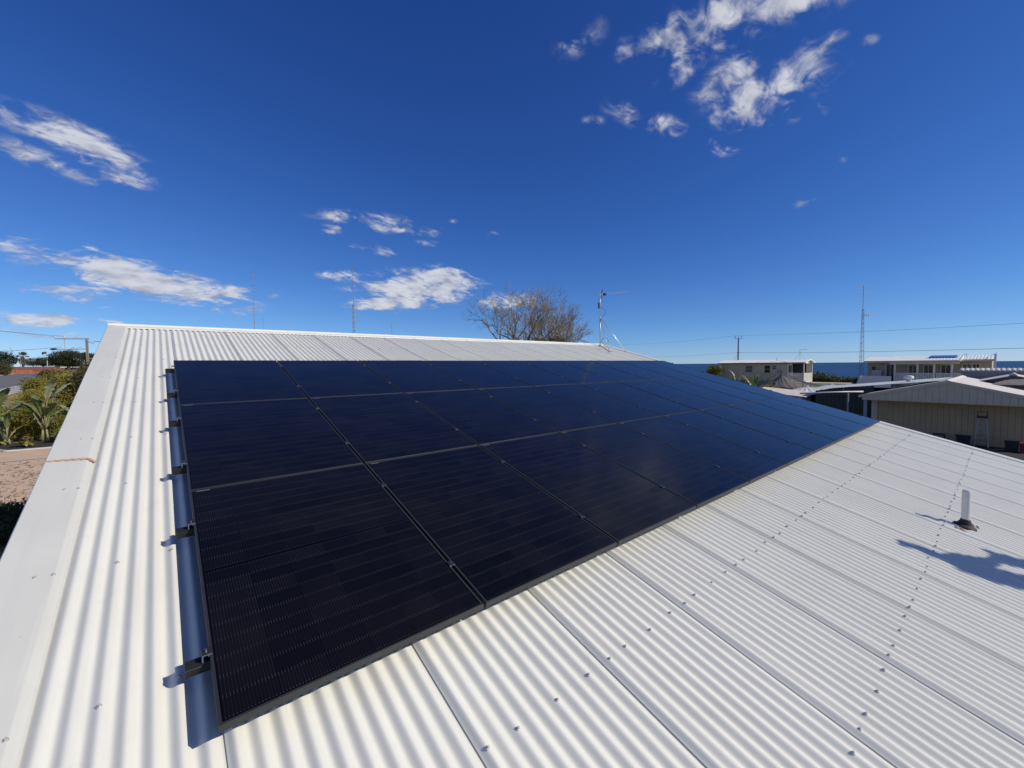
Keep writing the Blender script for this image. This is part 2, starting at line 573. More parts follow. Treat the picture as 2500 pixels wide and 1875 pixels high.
# ================================================================== our house: corrugated roof
def roof_material(name, base, specks=True):
    mt = bpy.data.materials.new(name)
    mt.use_nodes = True
    nt = mt.node_tree
    b = nt.nodes['Principled BSDF']
    b.inputs['Roughness'].default_value = 0.38
    b.inputs['Specular IOR Level'].default_value = 0.3
    tc = nt.nodes.new('ShaderNodeTexCoord')
    n1 = nt.nodes.new('ShaderNodeTexNoise')
    n1.inputs['Scale'].default_value = 1.6
    n1.inputs['Detail'].default_value = 8
    n1.inputs['Roughness'].default_value = 0.65
    nt.links.new(tc.outputs['Object'], n1.inputs['Vector'])
    r = nt.nodes.new('ShaderNodeValToRGB')
    r.color_ramp.elements[0].position = 0.3
    r.color_ramp.elements[1].position = 0.62
    r.color_ramp.elements[0].color = (*[x * 0.94 for x in base], 1)
    r.color_ramp.elements[1].color = (*base, 1)
    nt.links.new(n1.outputs[0], r.inputs[0])
    out = r.outputs[0]
    if specks:
        # bird droppings and grit: sparse little dots of their own
        vo = nt.nodes.new('ShaderNodeTexVoronoi')
        vo.inputs['Scale'].default_value = 7.0
        vo.inputs['Randomness'].default_value = 1.0
        nt.links.new(tc.outputs['Object'], vo.inputs['Vector'])
        sepc = nt.nodes.new('ShaderNodeSeparateColor')
        nt.links.new(vo.outputs['Color'], sepc.inputs[0])
        size = nt.nodes.new('ShaderNodeMath')
        size.operation = 'MULTIPLY_ADD'
        nt.links.new(sepc.outputs[0], size.inputs[0])
        size.inputs[1].default_value = 0.085
        size.inputs[2].default_value = -0.045
        lt = nt.nodes.new('ShaderNodeMath')
        lt.operation = 'LESS_THAN'
        nt.links.new(vo.outputs['Distance'], lt.inputs[0])
        nt.links.new(size.outputs[0], lt.inputs[1])
        mx = nt.nodes.new('ShaderNodeMix')
        mx.data_type = 'RGBA'
        mf = nt.nodes.new('ShaderNodeMath')
        mf.operation = 'MULTIPLY'
        nt.links.new(lt.outputs[0], mf.inputs[0])
        mf.inputs[1].default_value = 0.55
        nt.links.new(mf.outputs[0], mx.inputs['Factor'])
        nt.links.new(out, mx.inputs[6])
        mx.inputs[7].default_value = (0.20, 0.18, 0.15, 1)
        out = mx.outputs[2]
        # faint dusty runs down the slope
        mp = nt.nodes.new('ShaderNodeMapping')
        mp.inputs['Scale'].default_value = (18, 0.7, 0.7)
        nt.links.new(tc.outputs['Object'], mp.inputs[0])
        n3 = nt.nodes.new('ShaderNodeTexNoise')
        n3.inputs['Scale'].default_value = 1.0
        n3.inputs['Detail'].default_value = 5
        nt.links.new(mp.outputs[0], n3.inputs['Vector'])
        mr = nt.nodes.new('ShaderNodeMapRange')
        mr.inputs['From Min'].default_value = 0.55
        mr.inputs['From Max'].default_value = 0.8
        mr.inputs['To Max'].default_value = 0.22
        nt.links.new(n3.outputs[0], mr.inputs['Value'])
        mx2 = nt.nodes.new('ShaderNodeMix')
        mx2.data_type = 'RGBA'
        nt.links.new(mr.outputs[0], mx2.inputs['Factor'])
        nt.links.new(out, mx2.inputs[6])
        mx2.inputs[7].default_value = (0.44, 0.43, 0.405, 1)
        out = mx2.outputs[2]
    # scuffs and dusty smudges left by people walking on the sheets
    ns = nt.nodes.new('ShaderNodeTexNoise')
    ns.inputs['Scale'].default_value = 4.2
    ns.inputs['Detail'].default_value = 9
    ns.inputs['Roughness'].default_value = 0.72
    ns.inputs['Distortion'].default_value = 0.8
    nt.links.new(tc.outputs['Object'], ns.inputs['Vector'])
    ms = nt.nodes.new('ShaderNodeMapRange')
    ms.inputs['From Min'].default_value = 0.60
    ms.inputs['From Max'].default_value = 0.78
    ms.inputs['To Max'].default_value = 0.30
    nt.links.new(ns.outputs[0], ms.inputs['Value'])
    mx3 = nt.nodes.new('ShaderNodeMix')
    mx3.data_type = 'RGBA'
    nt.links.new(ms.outputs[0], mx3.inputs['Factor'])
    nt.links.new(out, mx3.inputs[6])
    mx3.inputs[7].default_value = (0.42, 0.39, 0.34, 1)
    out = mx3.outputs[2]
    nt.links.new(out, b.inputs['Base Color'])
    n2 = nt.nodes.new('ShaderNodeTexNoise')
    n2.inputs['Scale'].default_value = 350
    n2.inputs['Detail'].default_value = 2
    nt.links.new(tc.outputs['Object'], n2.inputs['Vector'])
    bp = nt.nodes.new('ShaderNodeBump')
    bp.inputs['Strength'].default_value = 0.35
    bp.inputs['Distance'].default_value = 0.0006
    nt.links.new(n2.outputs[0], bp.inputs['Height'])
    nt.links.new(bp.outputs[0], b.inputs['Normal'])
    return mt


M_ROOF = roof_material('white_painted_steel', (0.74, 0.728, 0.647))
M_CAP = roof_material('white_flashing_steel', (0.645, 0.638, 0.57))
M_SCREW = mat('screw_zinc', (0.44, 0.43, 0.41), 0.45, metal=0.2)
M_SEAL = mat('brown_sealant', (0.36, 0.19, 0.11), 0.7, c2=(0.50, 0.33, 0.22), scale=30, bump=0.004, bscale=60)
M_WALLW = mat('cream_render', (0.55, 0.50, 0.42), 0.85, var=0.06, scale=2)
M_BARGE = mat('dark_barge_board', (0.05, 0.045, 0.04), 0.7)

CREST = -0.128                      # crest level below the glass plane
RIB = 0.0762
AMP = 0.0104
V_EAVE, V_RIDGE = -2.62, 7.97
U_LEFT, U_RIGHT = -0.765, 12.19
C0 = 2.339                          # a lap crest; one every ten ribs
house = thing('house', 'house with white corrugated steel roof under the solar array', 'house')


def rib_n(u):
    return CREST - AMP + AMP * math.cos(2 * math.pi * (u - C0) / RIB)


rng = random.Random(5)
lap0 = int(math.floor((U_LEFT - C0) / 0.762))
lap1 = int(math.ceil((U_RIGHT - C0) / 0.762))
for i in range(lap0, lap1):
    ua = max(C0 + 0.762 * i - 0.031, U_LEFT + 0.05)
    ub = min(C0 + 0.762 * (i + 1) + 0.022, U_RIGHT - 0.03)
    if ub - ua < 0.05:
        continue
    nseg = int(round((ub - ua) / RIB * 14))
    us = span(ua, ub, nseg + 1)
    mb = MB()
    rows = []
    ph = rng.uniform(0, 6)
    for v in span(V_EAVE, V_RIDGE, 16):
        row = []
        for u in us:
            du_ = u - (C0 + 0.762 * i)
            lift = 0.0050 * (1 - smooth01((du_ - 0.006) / 0.080)) + 0.0048 * math.exp(-(du_ / 0.019) ** 2)
            wob = 0.0006 * math.sin(v * 2.3 + ph + u * 1.7) + 0.0004 * math.sin(v * 5.1 + u * 9 + ph)
            row.append(RF(u, v, rib_n(u) + lift + wob))
        rows.append(row)
    mb.loft(rows)
    mb.build('roof_sheet', M_ROOF, house, smooth=True)

# rear slope, one corrugated sheet falling away behind the ridge
apex = RF(0, 8.02, CREST)
mb = MB()
rows = []
for t in (0.05, 6.0):
    rows.append([(u, apex.y + t * CP, apex.z - t * SP + (rib_n(u) - CREST)) for u in span(U_LEFT + 0.05, U_RIGHT - 0.05, 900)])
mb.loft(rows)
mb.build('rear_roof_slope', M_ROOF, house, smooth=True)

# ridge capping in five lengths
for k, (ua, ub) in enumerate([(-0.77, 1.9), (1.87, 4.6), (4.57, 7.3), (7.27, 9.9), (9.87, 12.2)]):
    up = 0.0015 * (k % 2)
    mb = MB()
    pr = [(7.855, CREST - 0.002), (7.862, CREST + 0.008), (7.93, CREST + 0.013), (7.985, CREST + 0.018), (8.005, CREST + 0.034), (8.02, CREST + 0.040)]
    prof = [RF(0, v, n + up) for v, n in pr]
    top = prof[-1]
    back = [Vector((0, 2 * top.y - p.y, p.z)) for p in reversed(prof[:-1])]
    prof = prof + back
    mb.loft([[Vector((ua, p.y, p.z)) for p in prof], [Vector((ub, p.y, p.z)) for p in prof]])
    mb.build('ridge_cap', M_ROOF, house, smooth=False)

# barge capping on the near (left) verge in two lengths with a sealed lap, and on the far verge
def barge(ua, pts, v0, v1, up):
    mb = MB()
    rows = []
    for v in span(v0, v1, 60):
        w = 0.0013 * math.sin(v * 3.1 + ua) + 0.0009 * math.sin(v * 7.7 + 1)
        rows.append([RF(u + 0.0012 * math.sin(v * 2.2), v, n + up + (w if -0.70 < u < -0.56 else w * 0.3)) for u, n in pts])
    mb.loft(rows)
    return mb.build('barge_cap', M_CAP, house)


left_prof = [(-0.757, -0.335), (-0.768, -0.325), (-0.768, -0.116), (-0.762, -0.110), (-0.70, -0.1115), (-0.63, -0.1138), (-0.572, -0.1165)] + [(-0.5566 + 0.0381 * k / 9, -0.1175 - 0.0118 * (1 - math.cos(math.pi * k / 9))) for k in range(10)]
barge(-0.76, left_prof, V_EAVE - 0.03, 2.712, 0.0)
barge(-0.76, left_prof, 2.690, 8.02, 0.003)
right_prof = [(12.02, -0.131), (12.025, -0.112), (12.04, -0.106), (12.19, -0.101), (12.203, -0.108), (12.203, -0.30)]
barge(12.2, right_prof, V_EAVE - 0.03, 8.02, 0.0)
# brown sealant smeared along the lap, thicker at the rolled edge
mb = MB()
rows = []
rng = random.Random(3)
nn = 46
for i in range(nn):
    t = i / (nn - 1)
    u = -0.77 + t * 0.262
    n = -0.1105 if u < -0.55 else (-0.1105 - (u + 0.55) * 0.55)
    v = 2.690 + 0.004 * math.sin(i * 0.9) - 0.022 * t + (0.0 if t < 0.9 else -(t - 0.9) * 0.28)
    w = 0.006 + 0.004 * rng.random() + (0.004 if t > 0.88 else 0)
    hh = 0.0045 + 0.003 * rng.random()
    rows.append([RF(u, v - w * 1.5, n), RF(u, v - w * 0.5, n + hh), RF(u, v + w * 0.6, n + hh), RF(u, v + w * 1.3, n)])
mb.loft(rows)
mb.build('sealant_bead', M_SEAL, house, smooth=True, label='brown sealant smeared over the joint of the verge flashing')
# walls, barge boards, eaves gutter
y0, y1 = RF(0, V_EAVE + 0.45).y, apex.y + 5.5
for name, lo, hi in (('wall', (-0.45, y0, -0.3), (-0.25, y1, 2.45)), ('wall', (11.75, y0, -0.3), (11.95, y1, 2.45)),
                     ('wall', (-0.248, y0, -0.3), (11.748, y0 + 0.2, 2.42)), ('wall', (-0.248, y1 - 0.2, -0.3), (11.748, y1, 2.44))):
    MB().lohi(lo, hi).build(name, M_WALLW, house)
for ug in (-0.45, 11.75):
    mb = MB()
    mb.prism([(ug, y0, 2.452), (ug, y1, 2.452), (ug, y1, 3.05), (ug, apex.y, apex.z - 0.25), (ug, y0, RF(0, V_EAVE + 0.45, -0.36).z)], (0.2, 0, 0))
    mb.build('gable', M_WALLW, house, fix=True)
for ug in (-0.735, 12.13):
    mb = MB()
    a, c = RF(ug, V_EAVE, -0.16), RF(ug, 7.97, -0.16)
    a2, c2 = RF(ug, V_EAVE, -0.42), RF(ug, 7.97, -0.42)
    mb.prism([a, c, c2, a2], (0.03, 0, 0))
    mb.build('barge_board', M_BARGE, house, fix=True)
mb = MB()
e = RF(0, V_EAVE - 0.02, -0.17)
gp = [(0.0, 0.0), (0.0, -0.11), (-0.12, -0.115), (-0.13, 0.01), (-0.122, 0.01), (-0.112, -0.105), (-0.008, -0.10), (-0.008, 0.0)]
mb.prism([(U_LEFT, e.y + a, e.z + c) for a, c in gp], (U_RIGHT - U_LEFT, 0, 0))
mb.build('gutter', M_CAP, house, fix=True)

# roofing screws: dome, hexagonal head and washer
mb = MB()
def disc_stack(mb, rings, n):
    mb.loft([[(r * math.cos(2 * math.pi * k / n), r * math.sin(2 * math.pi * k / n), z) for k in range(n)] for r, z in rings], closed=True)
    last = len(mb.v) - n
    mb.add([mb.v[last + k] for k in range(n)], [tuple(range(n))])
disc_stack(mb, [(0.0088, -0.003), (0.0085, 0.0012), (0.0066, 0.0026), (0.0056, 0.003), (0.0054, 0.0078), (0.0036, 0.009)], 8)
screw_me = mb.mesh('screw', M_SCREW)
ROWS = [-2.3, -1.405, -0.513, 0.406, 1.31, 2.218, 3.06, 3.98, 4.852, 5.737, 6.61, 7.47]
rng = random.Random(9)
nscrew = 0
for v in ROWS:
    for i in range(lap0, lap1 + 1):
        for ribs in (0, 2, 5, 8):
            u = C0 + 0.762 * i + RIB * ribs - (0.0 if ribs else 0)
            if u < -0.5 or u > 11.98:
                continue
            under = -0.02 < u < 11.56 and 0.05 < v < 5.3
            if under or (v < -2 and u < 3.0):
                continue
            uu, vv = u + rng.uniform(-.004, .004), v + rng.uniform(-.008, .008)
            obj('screw', screw_me, house, RF(uu, vv, rib_n(u) + 0.0098 * (ribs == 0)), (PITCH + rng.uniform(-.12, .12), rng.uniform(-.12, .12), rng.uniform(0, 1)))
            nscrew += 1
    for u, n in ((-0.62, -0.1150), (-0.5566, -0.1178)):
        obj('screw', screw_me, house, RF(u, v + rng.uniform(-.006, .006), n + (0.003 if v > 2.69 else 0)), (PITCH, 0, rng.uniform(0, 1)))

# ------------------------------------------------------------------ vent pipe through the roof
M_PVC = mat('white_pvc', (0.55, 0.55, 0.53), 0.4, var=0.05, scale=8)
M_RUBBER = mat('black_rubber', (0.02, 0.02, 0.02), 0.75, bump=0.004, bscale=40, var=0.3, scale=20)
pb = RF(6.453, -1.559, CREST - 0.008)
vent = thing('vent_pipe', 'white plastic vent pipe in black rubber boot on the roof', 'vent pipe', pb)
mb = MB()
n = 20
rings = [(0.034, -0.02), (0.034, 0.378), (0.030, 0.394), (0.023, 0.399), (0.0, 0.399)]
mb.loft([[(r * math.cos(2 * math.pi * k / n), r * math.sin(2 * math.pi * k / n), z) for k in range(n)] for r, z in rings], closed=True)
mb.build('pipe', M_PVC, vent, smooth=False)
mb = MB()
prof = [(0.095, 0.0), (0.090, 0.012), (0.070, 0.022), (0.054, 0.034), (0.053, 0.042), (0.046, 0.052), (0.045, 0.060), (0.041, 0.068), (0.040, 0.078), (0.036, 0.084), (0.0345, 0.084)]
rows = []
rng = random.Random(2)
ns = 26
for r, z in prof:
    row = []
    for k in range(ns):
        a = 2 * math.pi * k / ns
        x, y = r * math.cos(a), r * math.sin(a) * (1.0 if r < 0.07 else 0.92)
        zz = z + (y * math.tan(PITCH) if r > 0.05 else y * 0.1)
        if r > 0.08:
            zz += rib_n(6.453 + x) - CREST + 0.010
        row.append((x, y, zz + rng.uniform(-.002, .002)))
    rows.append(row)
mb.loft(rows, closed=True)
mb.build('rubber_boot', M_RUBBER, vent, smooth=True)
M_ORANGE = mat('orange_sealant', (0.55, 0.26, 0.15), 0.6, c2=(0.7, 0.45, 0.35), scale=40)
for k, (a, r0) in enumerate([(2.6, 0.145), (2.95, 0.15), (-0.75, 0.15), (-0.5, 0.14)]):
    mb = MB()
    pts = []
    for j in range(6):
        x, y = (r0 + 0.006 * j) * math.cos(a + j * 0.06), (r0 + 0.006 * j) * math.sin(a + j * 0.06)
        pts.append((x, y, y * math.tan(PITCH) + rib_n(6.453 + x) - CREST + 0.012))
    mb.tube(pts, 0.0065, 5)
    mb.build('sealant_blob', M_ORANGE, vent)

# ================================================================== the solar array
PU, PV = 1.153, 1.7323
PW, PL, PT = 1.134, 1.722, 0.030
M_FRAME = mat('black_anodised_frame', (0.032, 0.032, 0.032), 0.45, metal=0.2, var=0.12, scale=3)
M_RAIL = mat('black_rail', (0.028, 0.028, 0.028), 0.42, metal=0.3)
M_RAIL_LIP = mat('bare_cut_aluminium', (0.42, 0.44, 0.44), 0.4, metal=0.8)
M_STICK = mat('barcode_sticker', (0.13, 0.13, 0.125), 0.6)
M_BOLT = mat('stainless_bolt', (0.55, 0.56, 0.56), 0.25, metal=1.0)


def cell_material():
    """black mono half-cells under textured glass: 6 x 18 cells, 16 thin wires each"""
    mt = bpy.data.materials.new('solar_cells_under_glass')
    mt.use_nodes = True
    nt = mt.node_tree
    b = nt.nodes['Principled BSDF']

    def N(t, **k):
        n = nt.nodes.new(t)
        for a, v in k.items():
            setattr(n, a, v)
        return n

    def Mt(op, a, b_=None, c=None):
        n = N('ShaderNodeMath', operation=op)
        for i, v in enumerate((a, b_, c)):
            if v is None:
                continue
            if isinstance(v, (int, float)):
                n.inputs[i].default_value = v
            else:
                nt.links.new(v, n.inputs[i])
        return n.outputs[0]

    tc = N('ShaderNodeTexCoord')
    sp = N('ShaderNodeSeparateXYZ')
    nt.links.new(tc.outputs['Object'], sp.inputs[0])
    x = Mt('SUBTRACT', sp.outputs[0], 0.0165)
    y0 = Mt('SUBTRACT', sp.outputs[1], PL / 2)
    ya = Mt('SUBTRACT', Mt('ABSOLUTE', y0), 0.0085)       # from the mid line outwards
    side = Mt('SIGN', y0)
    cw, ch = 0.1835, 0.0928
    cx, cy = Mt('DIVIDE', x, cw), Mt('DIVIDE', ya, ch)
    ix, iy = Mt('FLOOR', cx), Mt('FLOOR', cy)
    fx, fy = Mt('FRACT', cx), Mt('FRACT', cy)
    inside = Mt('MULTIPLY', Mt('MULTIPLY', Mt('GREATER_THAN', x, 0.0), Mt('LESS_THAN', x, cw * 6)),
                Mt('MULTIPLY', Mt('GREATER_THAN', ya, 0.0), Mt('LESS_THAN', ya, ch * 9)))
    # gaps between cells
    ex = Mt('MULTIPLY', Mt('SUBTRACT', 0.5, Mt('ABSOLUTE', Mt('SUBTRACT', fx, 0.5))), cw)
    ey = Mt('MULTIPLY', Mt('SUBTRACT', 0.5, Mt('ABSOLUTE', Mt('SUBTRACT', fy, 0.5))), ch)
    cell = Mt('MULTIPLY', Mt('MULTIPLY', Mt('GREATER_THAN', ex, 0.0009), Mt('GREATER_THAN', ey, 0.0008)), inside)
    # wires
    wf = Mt('FRACT', Mt('MULTIPLY', fx, 16.0))
    wire = Mt('LESS_THAN', Mt('ABSOLUTE', Mt('SUBTRACT', wf, 0.5)), 0.038)
    # each wire starts and ends in a little pad beside the gap
    pad = Mt('MULTIPLY', Mt('LESS_THAN', Mt('ABSOLUTE', Mt('SUBTRACT', wf, 0.5)), 0.10),
             Mt('MULTIPLY', Mt('GREATER_THAN', ey, 0.0018), Mt('LESS_THAN', ey, 0.0072)))
    # per-cell shade
    oi = N('ShaderNodeObjectInfo')
    cb = N('ShaderNodeCombineXYZ')
    nt.links.new(ix, cb.inputs[0])
    nt.links.new(Mt('MULTIPLY_ADD', side, 20.0, iy), cb.inputs[1])
    nt.links.new(Mt('MULTIPLY', oi.outputs['Random'], 97.0), cb.inputs[2])
    wnz = N('ShaderNodeTexWhiteNoise', noise_dimensions='3D')
    nt.links.new(cb.outputs[0], wnz.inputs[0])
    rnd = wnz.outputs['Value']
    ramp = N('ShaderNodeValToRGB')
    e = ramp.color_ramp.elements
    e[0].position, e[0].color = 0.0, (0.0028, 0.0028, 0.0048, 1)
    e[1].position, e[1].color = 1.0, (0.0050, 0.0048, 0.0072, 1)
    nt.links.new(rnd, ramp.inputs[0])
    # wires glint unevenly over the panel
    nz = N('ShaderNodeTexNoise')
    nz.inputs['Scale'].default_value = 6.0
    nz.inputs['Detail'].default_value = 4
    nt.links.new(tc.outputs['Object'], nz.inputs['Vector'])
    gl = N('ShaderNodeMapRange')
    gl.inputs['From Min'].default_value = 0.35
    gl.inputs['From Max'].default_value = 0.75
    nt.links.new(nz.outputs[0], gl.inputs['Value'])
    rnd2 = Mt('MULTIPLY', wnz.outputs['Value'], Mt('ADD', gl.outputs[0], 0.25))
    wcol = Mt('MULTIPLY', Mt('MULTIPLY', wire, cell), Mt('MULTIPLY_ADD', rnd2, 0.42, 0.06))
    m1 = N('ShaderNodeMix', data_type='RGBA')
    nt.links.new(cell, m1.inputs['Factor'])
    m1.inputs[6].default_value = (0.0012, 0.0012, 0.0022, 1)
    nt.links.new(ramp.outputs[0], m1.inputs[7])
    m2 = N('ShaderNodeMix', data_type='RGBA')
    nt.links.new(wcol, m2.inputs['Factor'])
    nt.links.new(m1.outputs[2], m2.inputs[6])
    m2.inputs[7].default_value = (0.06, 0.054, 0.058, 1)
    m3 = N('ShaderNodeMix', data_type='RGBA')
    nt.links.new(Mt('MULTIPLY', Mt('MULTIPLY', pad, inside), Mt('MULTIPLY_ADD', gl.outputs[0], 0.5, 0.35)), m3.inputs['Factor'])
    nt.links.new(m2.outputs[2], m3.inputs[6])
    m3.inputs[7].default_value = (0.075, 0.066, 0.06, 1)
    # a breath of dust, gathered in soft patches
    nd = N('ShaderNodeTexNoise')
    nd.inputs['Scale'].default_value = 1.7
    nd.inputs['Detail'].default_value = 7
    nt.links.new(N('ShaderNodeNewGeometry').outputs['Position'], nd.inputs['Vector'])
    dm = N('ShaderNodeMapRange')
    dm.inputs['From Min'].default_value = 0.45
    dm.inputs['From Max'].default_value = 0.8
    dm.inputs['To Min'].default_value = 0.002
    dm.inputs['To Max'].default_value = 0.013
    nt.links.new(nd.outputs[0], dm.inputs['Value'])
    m4 = N('ShaderNodeMix', data_type='RGBA')
    nt.links.new(dm.outputs[0], m4.inputs['Factor'])
    nt.links.new(m3.outputs[2], m4.inputs[6])
    m4.inputs[7].default_value = (0.30, 0.26, 0.22, 1)
    nt.links.new(m4.outputs[2], b.inputs['Base Color'])
    b.inputs['Roughness'].default_value = 0.16
    b.inputs['IOR'].default_value = 1.27
    b.inputs['Specular IOR Level'].default_value = 0.5
    # the slight waviness of tempered glass
    n2 = N('ShaderNodeTexNoise')
    n2.inputs['Scale'].default_value = 2.2
    n2.inputs['Detail'].default_value = 2
    nt.links.new(tc.outputs['Object'], n2.inputs['Vector'])
    bp = N('ShaderNodeBump')
    bp.inputs['Strength'].default_value = 0.25
    bp.inputs['Distance'].default_value = 0.004
    nt.links.new(n2.outputs[0], bp.inputs['Height'])
    nt.links.new(bp.outputs[0], b.inputs['Normal'])
    return mt


M_CELL = cell_material()
# frame: mitred black extrusion with two grooves along its outer face
mb = MB()
prof = [(0.0, -PT), (0.0, -0.0215), (0.0009, -0.0205), (0.0009, -0.0185), (0.0, -0.0175), (0.0, -0.0125), (0.0009, -0.0115), (0.0009, -0.0100), (0.0, -0.0090), (0.0, -0.0008), (0.0008, 0.0), (0.0105, 0.0), (0.0110, -0.0014), (0.0110, -0.006), (0.002, -0.006), (0.002, -0.028), (0.028, -0.028), (0.028, -PT)]
cor = [((0, 0), (1, 1)), ((PW, 0), (-1, 1)), ((PW, PL), (-1, -1)), ((0, PL), (1, -1))]
rows = [[(c[0] + s[0] * d, c[1] + s[1] * d, z) for d, z in prof] for c, s in cor]
np_ = len(prof)
vs = [p for r in rows for p in r]
fs = []
for i in range(4):
    for k in range(np_):
        a, c2 = i * np_ + k, i * np_ + (k + 1) % np_
        j = ((i + 1) % 4) * np_ - i * np_
        fs.append((a, c2, c2 + j, a + j))
mb.add(vs, fs)
frame_me = mb.mesh('frame', M_FRAME)
bm = bmesh.new(); bm.from_mesh(frame_me); bmesh.ops.recalc_face_normals(bm, faces=bm.faces); bm.to_mesh(frame_me); bm.free()
mb = MB()
mb.lohi((0.0108, 0.0108, -0.0056), (PW - 0.0108, PL - 0.0108, -0.0016))
glass_me = mb.mesh('glass', M_CELL)
mb = MB()
mb.lohi((0.035, PL - 0.0215, -0.0016), (0.105, PL - 0.0128, -0.0010))
stick_me = mb.mesh('barcode_label', M_STICK)
mb = MB()
mb.lohi((0.01, 0.01, -0.0085), (PW - 0.01, PL - 0.01, -0.0062))
back_me = mb.mesh('backsheet', M_RUBBER)
rowname = ['bottom', 'middle', 'top']
rng = random.Random(12)
for r in range(3):
    for c in range(10):
        p0 = RF(c * PU, r * PV, rng.uniform(-.0006, .0006))
        where = ('leftmost' if c == 0 else 'rightmost' if c == 9 else ORD[c] + ' from the left')
        t = thing('solar_panel', 'black solar panel, %s in the %s row of the roof array' % (where, rowname[r]), 'solar panel', p0, 0, 'solar panels of the roof array')
        t.rotation_euler = (PITCH + rng.uniform(-.0009, .0009), rng.uniform(-.0012, .0012), 0)
        obj('frame', frame_me, t)
        obj('glass', glass_me, t)
        obj('backsheet', back_me, t)
        obj('barcode_label', stick_me, t)

# rails under the panels, poking out at the left, on feet screwed through the crests
RAIL_V = [0.348, 1.342, 2.162, 3.105, 3.930, 4.885]
rail_name = ['lowest', 'second lowest', 'third lowest', 'third highest', 'second highest', 'highest']
mb = MB()
foot = [(-0.03, -0.002), (0.03, -0.002), (0.03, 0.003), (0.003, 0.003), (0.003, 0.047), (-0.003, 0.047), (-0.003, 0.003), (-0.03, 0.003)]
for k, v in enumerate(RAIL_V):
    L0, L1 = -0.080, 11.60
    t = thing('mounting_rail', 'black mounting rail end jutting left of the array, %s of six' % rail_name[k], 'rail', RF(L0, v, -0.0305), 0, 'rails carrying the array')
    t.rotation_euler = (PITCH, 0, 0)
    mb = MB()
    w, hgt = 0.0195, 0.046
    pr = [(-w, -hgt), (w, -hgt), (w, -0.014), (w - 0.003, -0.012), (w - 0.003, -0.009), (w, -0.007), (w, 0), (0.006, 0), (0.006, -0.003), (-0.006, -0.003), (-0.006, 0), (-w, 0), (-w, -0.007), (-w + 0.003, -0.009), (-w + 0.003, -0.012), (-w, -0.014)]
    mb.prism([(0, a, c) for a, c in pr], (L1 - L0, 0, 0))
    mb.build('extrusion', M_RAIL, t, fix=True)
    for j in range(10):
        u = C0 + RIB * (round((0.15 + j * 1.22 - C0) / RIB)) - L0
        mb = MB()
        top = CREST + 0.0305
        mb.lohi((u - 0.02, 0.0200, top), (u + 0.02, 0.0255, -0.010))
        mb.lohi((u - 0.02, 0.0257, top), (u + 0.02, 0.062, top + 0.005))
        mb.build('roof_foot', M_RAIL, t)

# clamps: end clamps on the left edge (with a bare cut face), mid clamps in the gaps between columns
def clamp_mesh_mid():
    mb = MB()
    mb.lohi((-0.017, -0.020, 0.0002), (0.017, 0.020, 0.0045))
    mb.lohi((-0.0055, -0.018, -0.029), (0.0055, 0.018, 0.0))
    me = mb.mesh('clamp_body', M_RAIL)
    cut = MB()
    cut.lohi((-0.0175, -0.0212, 0.0), (0.0175, -0.0202, 0.0047))
    b2 = MB()
    disc_stack(b2, [(0.0062, 0.0045), (0.0062, 0.0095), (0.0035, 0.0105)], 8)
    return me, cut.mesh('cut_edge', M_RAIL_LIP), b2.mesh('bolt', M_BOLT)


mid_me = clamp_mesh_mid()
for c in range(1, 10):
    for k, v in enumerate(RAIL_V):
        t = thing('mid_clamp', 'small black mid clamp on the %s rail, %s gap from the left' % (rail_name[k], ORD[c - 1]), 'clamp', RF(c * PU - 0.0095, v + 0.002, 0), 0, 'mid clamps between panel columns')
        t.rotation_euler = (PITCH, 0, 0)
        for nm, me in zip(('clamp_body', 'cut_edge', 'bolt'), mid_me):
            obj(nm, me, t)
for side in (0, 1):
    for k, v in enumerate(RAIL_V):
        if side == 1:
            t = thing('end_clamp', 'small black end clamp at the far right edge, %s rail' % rail_name[k], 'clamp', RF(9 * PU + PW, v + 0.002, 0), 0, 'end clamps on the right edge')
            t.rotation_euler = (PITCH, 0, math.pi)
        else:
            t = thing('end_clamp', 'black end clamp on the left panel edge above the %s rail' % rail_name[k], 'clamp', RF(0, v + 0.002, 0), 0, 'end clamps on the left edge')
            t.rotation_euler = (PITCH, 0, 0)
        zp = [(0.0085, 0.0004), (0.0085, 0.0048), (-0.0255, 0.0048), (-0.0255, -0.027), (-0.0215, -0.027), (-0.0215, 0.0004)]
        mb = MB()
        mb.prism([(a, -0.020, c) for a, c in zp], (0, 0.04, 0))
        mb.build('clamp_body', M_RAIL, t, fix=True)
        mb = MB()
        for lo, hi in (((-0.026, -0.0212, 0.0006), (0.0088, -0.0202, 0.005)), ((-0.026, -0.0212, -0.0272), (-0.0212, -0.0202, 0.0004)), ((-0.0052, -0.0212, -0.008), (-0.0012, -0.0202, 0.0004))):
            mb.lohi(lo, hi)
        mb.build('cut_edge', M_RAIL_LIP, t)
        b2 = MB()
        disc_stack(b2, [(0.0062, 0.0048), (0.0062, 0.0100), (0.0035, 0.011)], 8)
        bo = b2.build('bolt', M_BOLT, t)
        bo.location = (-0.0125, 0.003, 0)

# ================================================================== right: antenna on our roof
M_GALV = mat('galvanised_steel', (0.42, 0.43, 0.44), 0.45, metal=0.6, var=0.1, scale=6)
M_ALU = mat('bright_aluminium', (0.72, 0.73, 0.74), 0.35, metal=0.7)
M_DARKP = mat('dark_plastic', (0.02, 0.022, 0.022), 0.5)
M_CABLE = mat('black_cable', (0.012, 0.012, 0.012), 0.6)
M_BOXG = mat('grey_green_box', (0.05, 0.065, 0.05), 0.6)
M_WOODP = mat('weathered_pole', (0.20, 0.155, 0.11), 0.85, var=0.25, scale=3, stretch=(6, 6, 0.6))

